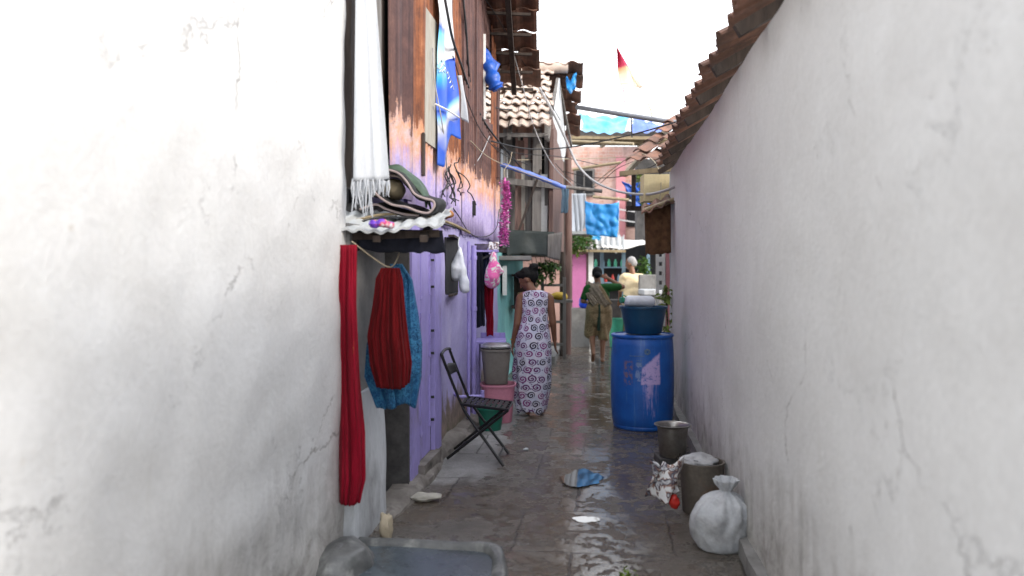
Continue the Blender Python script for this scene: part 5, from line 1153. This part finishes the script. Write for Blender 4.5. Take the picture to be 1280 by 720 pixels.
# 1: woman in the long spiral print dress, from behind, head bent to the left
O = V(.235,8.2,0)
p1 = thing('person', 'woman in a long lavender spiral print dress seen from behind looking down to her left', 'person', O)
bm = nb(); hc = O+V(-.075,.045,1.385)
P, R = head(bm, hc, (-.86,.28,-.72), (.0,0,1), .98)
caps(bm, O+V(.005,0,1.19), hc+V(.012,-.02,-.055), .052, .046); caps(bm, O+V(-.125,.0,1.205), O+V(.125,0,1.20), .052); ellip(bm, O+V(0,.01,1.10), (.145,.09,.14)); ellip(bm, O+V(0,0,.88), (.15,.10,.16))
sh_l, el_l, wr_l = O+V(-.148,.0,1.19), O+V(-.185,-.03,.93), O+V(-.225,.03,.735)
sh_r, el_r, wr_r = O+V(.150,.0,1.185), O+V(.185,-.005,.94), O+V(.205,.06,.755)
torso_arm(bm, sh_l, el_l, wr_l, .048, .036, .023); torso_arm(bm, sh_r, el_r, wr_r, .047, .035, .023)
hand(bm, wr_l, (-.10,.12,-1), (.2,1,0), .95); hand(bm, wr_r, (.08,.15,-1), (-.2,1,0), .95)
for s in (-1,1):
    caps(bm, O+V(.07*s,0,.82), O+V(.075*s,.01,.43), .075, .052); caps(bm, O+V(.075*s,.01,.43), O+V(.07*s,-.03+.02*s,.085), .05, .034)
    caps(bm, O+V(.07*s,-.045+.02*s,.045), O+V(.075*s,.12+.02*s,.032), .036, .03)
part('body', remesh(bm, .0065, 4), 'skin', p1, True)
bm = nb(); ellip(bm, P(0,-.022,.040), (.084,.084,.084)); ellip(bm, P(0,-.055,.010), (.080,.066,.085)); ellip(bm, P(0,.02,.072), (.075,.075,.045))
ellip(bm, P(0,-.125,.055), (.046,.05,.05)); ellip(bm, P(0,-.15,.045), (.03,.034,.04)); 
bm = remesh(bm, .008, 4)
for v in bm.verts: v.co += V(.004*nz(v.co, 40, 2), .004*nz(v.co, 38, 5), .003*nz(v.co, 30, 8))
part('hair', bm, 'hair', p1, True)
rings = [(1.272,.0,-.005,.052,.050),(1.262,.0,.0,.088,.062),(1.243,.0,.002,.142,.070),(1.222,.0,.004,.163,.076),(1.19,.0,.006,.160,.086),(1.15,.0,.008,.146,.096),(1.10,-.002,.01,.140,.104),(1.05,-.004,.008,.136,.106),(.98,-.006,.0,.134,.104),(.90,-.01,-.005,.150,.116),(.80,-.014,-.008,.172,.136),(.70,-.018,-.006,.182,.144),(.58,-.024,-.004,.188,.150),(.45,-.030,-.002,.192,.150),(.32,-.036,-.002,.188,.146),(.20,-.040,-.004,.176,.138),(.10,-.040,-.008,.156,.124),(.035,-.036,-.012,.138,.110)]
RP = [Vector(r) for r in []]
def ringat(t):
    t *= len(rings)-1; i = min(len(rings)-2, int(t)); f = t-i; f2 = f
    return [rings[i][k]+(rings[i+1][k]-rings[i][k])*f2 for k in range(5)]
zs = []
def dressf(u, v):
    z, cx, cy, rx, ry = ringat(1-v); a = 2*PI*u+PI/2
    low = max(0, (.95-z)/.95)
    k = 1+low*(.06*math.sin(a*6+1.6*math.sin(z*4))+.045*math.sin(a*11+z*6))+.012*math.sin(a*9+z*22)+.02*nz((math.cos(a)*2,math.sin(a)*2,z*4),1,3)
    zz = z+(.018*math.sin(a*3+1)+.012*math.sin(a*7) if v == 0 else 0)
    return O+V(cx+rx*k*math.cos(a), cy+ry*k*math.sin(a), zz)
bm = nb(); sheet(bm, dressf, 96, 90, (11, 12.3))
# motif size constant in height: v follows z
uvl = bm.loops.layers.uv.verify()
for f in bm.faces:
    for l in f.loops: l[uvl].uv.y = l.vert.co.z/.085
part('dress', bm, 'dress', p1, True, solid=.005)
bm = nb(); tube(bm, [wr_l+V(0,0,.03)+V(math.cos(2*PI*k/12)*.027, math.sin(2*PI*k/12)*.027, 0) for k in range(13)], .004, 6); part('bangle', bm, 'yellow', p1, True)
# 2: woman in sari walking away, right hand raised to her head
O = V(1.375,12.7,0)
p2 = thing('person', 'barefoot woman in green blouse and tan sari walking away with hand raised to her head', 'person', O)
bm = nb(); hc = O+V(-.02,.04,1.395); P, R = head(bm, hc, (.05,1,-.08), (0,0,1), 1.0)
caps(bm, O+V(0,0,1.16), hc+V(0,-.02,-.06), .055, .05); caps(bm, O+V(-.15,0,1.18), O+V(.15,0,1.19), .055); ellip(bm, O+V(0,.01,1.05), (.165,.11,.17)); ellip(bm, O+V(0,0,.86), (.18,.125,.16))
torso_arm(bm, O+V(-.17,0,1.17), O+V(-.25,-.02,.98), O+V(-.17,.16,.95), .056, .042, .027); hand(bm, O+V(-.17,.16,.95), (.8,.5,.1), (0,.2,1))
torso_arm(bm, O+V(.17,.0,1.19), O+V(.385,.04,1.20), O+V(.16,.11,1.335), .056, .042, .027); hand(bm, O+V(.16,.11,1.335), (-.9,.05,.4), (0,.3,1))
kl, kr = O+V(-.105,.06,.46), O+V(.07,.02,.45); al, ar = O+V(-.10,-.14,.17), O+V(.055,-.03,.085)
caps(bm, O+V(-.09,0,.82), kl, .085, .055); caps(bm, kl, al, .055, .034); caps(bm, kl+V(0,-.03,-.11), kl.lerp(al,.6), .05, .036)
caps(bm, O+V(.09,0,.82), kr, .085, .055); caps(bm, kr, ar, .055, .034); caps(bm, kr+V(0,-.02,-.10), kr.lerp(ar,.55), .05, .036)
caps(bm, al+V(0,-.02,-.02), al+V(.0,.07,-.12), .034, .032); caps(bm, al+V(0,.07,-.12), al+V(0,.105,-.145), .03, .02)
caps(bm, ar+V(0,-.03,-.045), ar+V(.02,.12,-.052), .036, .03)
for k in range(4): caps(bm, ar+V(-.01+.018*k,.12,-.058), ar+V(-.01+.022*k,.155,-.062), .012, .010, 6)
part('body', remesh(bm, .0075, 4), 'skin2', p2, True)
bm = nb(); ellip(bm, P(0,-.028,.035), (.084,.082,.090)); ellip(bm, P(0,-.10,-.015), (.055,.045,.05)); ellip(bm, P(0,.01,.07), (.074,.07,.045)); bm = remesh(bm, .009, 4); part('hair', bm, 'hair', p2, True)
bm = nb(); ellip(bm, O+V(0,.01,1.07), (.180,.125,.155)); caps(bm, O+V(-.16,0,1.18), O+V(.16,0,1.19), .066); caps(bm, O+V(-.175,0,1.165), O+V(-.232,-.012,1.03), .070, .060); caps(bm, O+V(.17,0,1.19), O+V(.325,.028,1.198), .070, .060)
part('blouse', remesh(bm, .010, 4), 'greenblouse', p2, True)
bm = nb(); ellip(bm, O+V(0,-.01,.86), (.205,.155,.17)); caps(bm, O+V(-.095,.0,.82), kl+V(-.01,0,.0), .125, .098); caps(bm, O+V(.10,0,.82), kr+V(.015,0,-.02), .125, .098); ellip(bm, O+V(.0,-.07,.72), (.12,.09,.16))
bm = remesh(bm, .012, 5)
for v in bm.verts:
    p = v.co-O; v.co += V(p.x,p.y,0).normalized()*(.016*math.sin(p.x*42+p.z*9)*max(0,min(1,(1-p.z)*2))+.010*nz(p, 9, 4))
part('sari_drape', bm, 'sariprint', p2, True)
def band(pts, w, off, mat, name, n=14):
    bm = nb(); P_ = smoothpath(pts, 6); k = len(P_)-1
    def fn(u, v):
        i = min(k, int(round(v*k))); p = P_[i]; d = (P_[min(k,i+1)]-P_[max(0,i-1)]).normalized(); s = d.cross(V(0,-1,0)).normalized()
        return p+s*w*(u-.5)+V(0,.22*w*abs(u-.5)*2*abs(u-.5)*2-.008*math.sin(u*21+v*3),0)
    sheet(bm, fn, n, k); part(name, bm, mat, p2, True, solid=.010)
band([O+V(-.10,.05,1.255), O+V(-.095,-.065,1.235), O+V(-.03,-.145,1.13), O+V(.04,-.165,1.0), O+V(.11,-.15,.90)], .20, 0, 'pallu', 'pallu')
band([O+V(-.02,.04,1.262), O+V(-.01,-.075,1.235), O+V(.055,-.150,1.13), O+V(.12,-.155,1.02), O+V(.175,-.12,.93)], .055, 0, 'sariprint', 'pallu_edge', 6)
band([O+V(-.16,-.085,1.12), O+V(-.12,-.145,1.02), O+V(-.06,-.168,.93)], .12, 0, 'pallu', 'pallu_fold', 8)
bm = nb(); tube(bm, smoothpath([O+V(-.01,-.175,.93), O+V(-.005,-.180,.80), O+V(-.012,-.165,.66), O+V(-.015,-.135,.52)], 5), [.018]*8+[.026]*8, 8); part('centre_tuck', bm, 'darkgreen', p2, True)
# 3: man in pale yellow shirt
O = V(2.25,15.0,0)
p3 = thing('person', 'grey haired man in a pale yellow shirt standing by the stall turned to the left', 'person', O)
bm = nb(); hc = O+V(-.02,.03,1.585); P, R = head(bm, hc, (-.75,.55,-.22), (0,0,1), 1.05)
caps(bm, O+V(.02,.0,1.34), hc+V(.01,-.01,-.06), .056, .05); caps(bm, O+V(-.14,0,1.34), O+V(.16,0,1.33), .06); ellip(bm, O+V(.02,0,1.16), (.17,.12,.22)); ellip(bm, O+V(.02,0,.92), (.16,.12,.14))
torso_arm(bm, O+V(-.16,.02,1.32), O+V(-.21,.06,1.06), O+V(-.20,.20,.90), .05, .04, .026); hand(bm, O+V(-.20,.20,.90), (-.1,.6,-.7), (1,.2,0))
torso_arm(bm, O+V(.18,.0,1.31), O+V(.24,-.02,1.04), O+V(.20,.05,.80), .05, .04, .026); hand(bm, O+V(.20,.05,.80), (-.1,.2,-1), (-.3,1,0))
for s in (-1,1):
    caps(bm, O+V(.09*s,0,.86), O+V(.09*s,.01,.47), .085, .055); caps(bm, O+V(.09*s,.01,.47), O+V(.09*s,-.02,.09), .054, .036); caps(bm, O+V(.09*s,-.02,.045), O+V(.09*s-.06,.10,.032), .038, .03)
part('body', remesh(bm, .009, 4), 'skin2', p3, True)
bm = nb(); ellip(bm, P(0,-.030,.040), (.086,.086,.088)); ellip(bm, P(0,-.05,.0), (.080,.06,.07)); part('hair', remesh(bm, .010, 3), 'greyhair', p3, True)
bm = nb(); ellip(bm, O+V(.02,.0,1.14), (.195,.145,.25)); caps(bm, O+V(-.14,0,1.335), O+V(.16,0,1.325), .075); caps(bm, O+V(.02,0,1.02), O+V(.02,0,.90), .185, .19); caps(bm, O+V(-.16,.02,1.32), O+V(-.20,.05,1.12), .075, .07); caps(bm, O+V(.18,0,1.31), O+V(.225,-.015,1.10), .075, .07)
bm = remesh(bm, .012, 4)
for v in bm.verts: v.co += V(.010*nz(v.co, 9, 2), .012*nz(v.co, 8, 5), 0)
part('shirt', bm, 'yellowshirt', p3, True)
bm = nb()
for s in (-1,1): caps(bm, O+V(.085*s,0,.88), O+V(.09*s,.01,.47), .105, .085); caps(bm, O+V(.09*s,.01,.47), O+V(.09*s,-.01,.13), .085, .075)
part('trousers', remesh(bm, .012, 4), 'khaki', p3, True)

# ------------------------------------------------------------------ light, sky, camera
SUN_E, SUN_A = math.radians(27), math.radians(128)      # high, behind the viewer and to the right (compass from +Y towards +X)
w = bpy.data.worlds.new('World'); bpy.context.scene.world = w; w.use_nodes = True
nt = w.node_tree; N = nt.nodes; N.clear(); L = nt.links.new
out = N.new('ShaderNodeOutputWorld'); bg = N.new('ShaderNodeBackground'); sky = N.new('ShaderNodeTexSky'); sky.sky_type = 'NISHITA'; sky.sun_disc = False
sky.sun_elevation = SUN_E; sky.sun_rotation = SUN_A; sky.air_density = 1.2; sky.dust_density = 3.0; sky.ozone_density = 1.0
tc = N.new('ShaderNodeTexCoord'); mp = N.new('ShaderNodeMapping'); mp.inputs['Scale'].default_value = (1,1,2.2); L(tc.outputs['Generated'], mp.inputs[0])
nz_ = N.new('ShaderNodeTexNoise'); nz_.inputs['Scale'].default_value = 2.3; nz_.inputs['Detail'].default_value = 7; nz_.inputs['Roughness'].default_value = .55; L(mp.outputs[0], nz_.inputs['Vector'])
rp = N.new('ShaderNodeMapRange'); L(nz_.outputs[0], rp.inputs[0]); rp.inputs[1].default_value = .36; rp.inputs[2].default_value = .56
mx = N.new('ShaderNodeMix'); mx.data_type = 'RGBA'; L(rp.outputs[0], mx.inputs[0]); L(sky.outputs[0], mx.inputs[6]); mx.inputs[7].default_value = (11.5,11.8,12.4,1)
L(mx.outputs[2], bg.inputs[0]); bg.inputs[1].default_value = .145; L(bg.outputs[0], out.inputs[0])
sd = bpy.data.lights.new('sun', 'SUN'); sd.energy = 1.15; sd.angle = math.radians(14); sd.color = (1,.95,.88)
so = bpy.data.objects.new('sun', sd); C.objects.link(so)
dirv = V(math.sin(SUN_A)*math.cos(SUN_E), math.cos(SUN_A)*math.cos(SUN_E), math.sin(SUN_E))
so.rotation_euler = dirv.to_track_quat('Z','Y').to_euler()
cam = bpy.data.cameras.new('camera'); co = bpy.data.objects.new('camera', cam); C.objects.link(co); bpy.context.scene.camera = co
co.location = (0,0,H); co.rotation_euler = (PI/2,0,0); cam.sensor_width = 36; cam.lens = 36*1000/1280; cam.shift_y = -25/1280
cam.clip_start = .05; cam.clip_end = 2000
cam.dof.use_dof = True; cam.dof.focus_distance = 6.6; cam.dof.aperture_fstop = 1.5
sc = bpy.context.scene; sc.render.engine = 'CYCLES'; sc.cycles.use_denoising = True; sc.cycles.max_bounces = 8
sc.view_settings.view_transform = 'Standard'; sc.view_settings.look = 'None'; sc.view_settings.gamma = 1; sc.view_settings.use_curve_mapping = False
sc.view_settings.exposure = 1.25
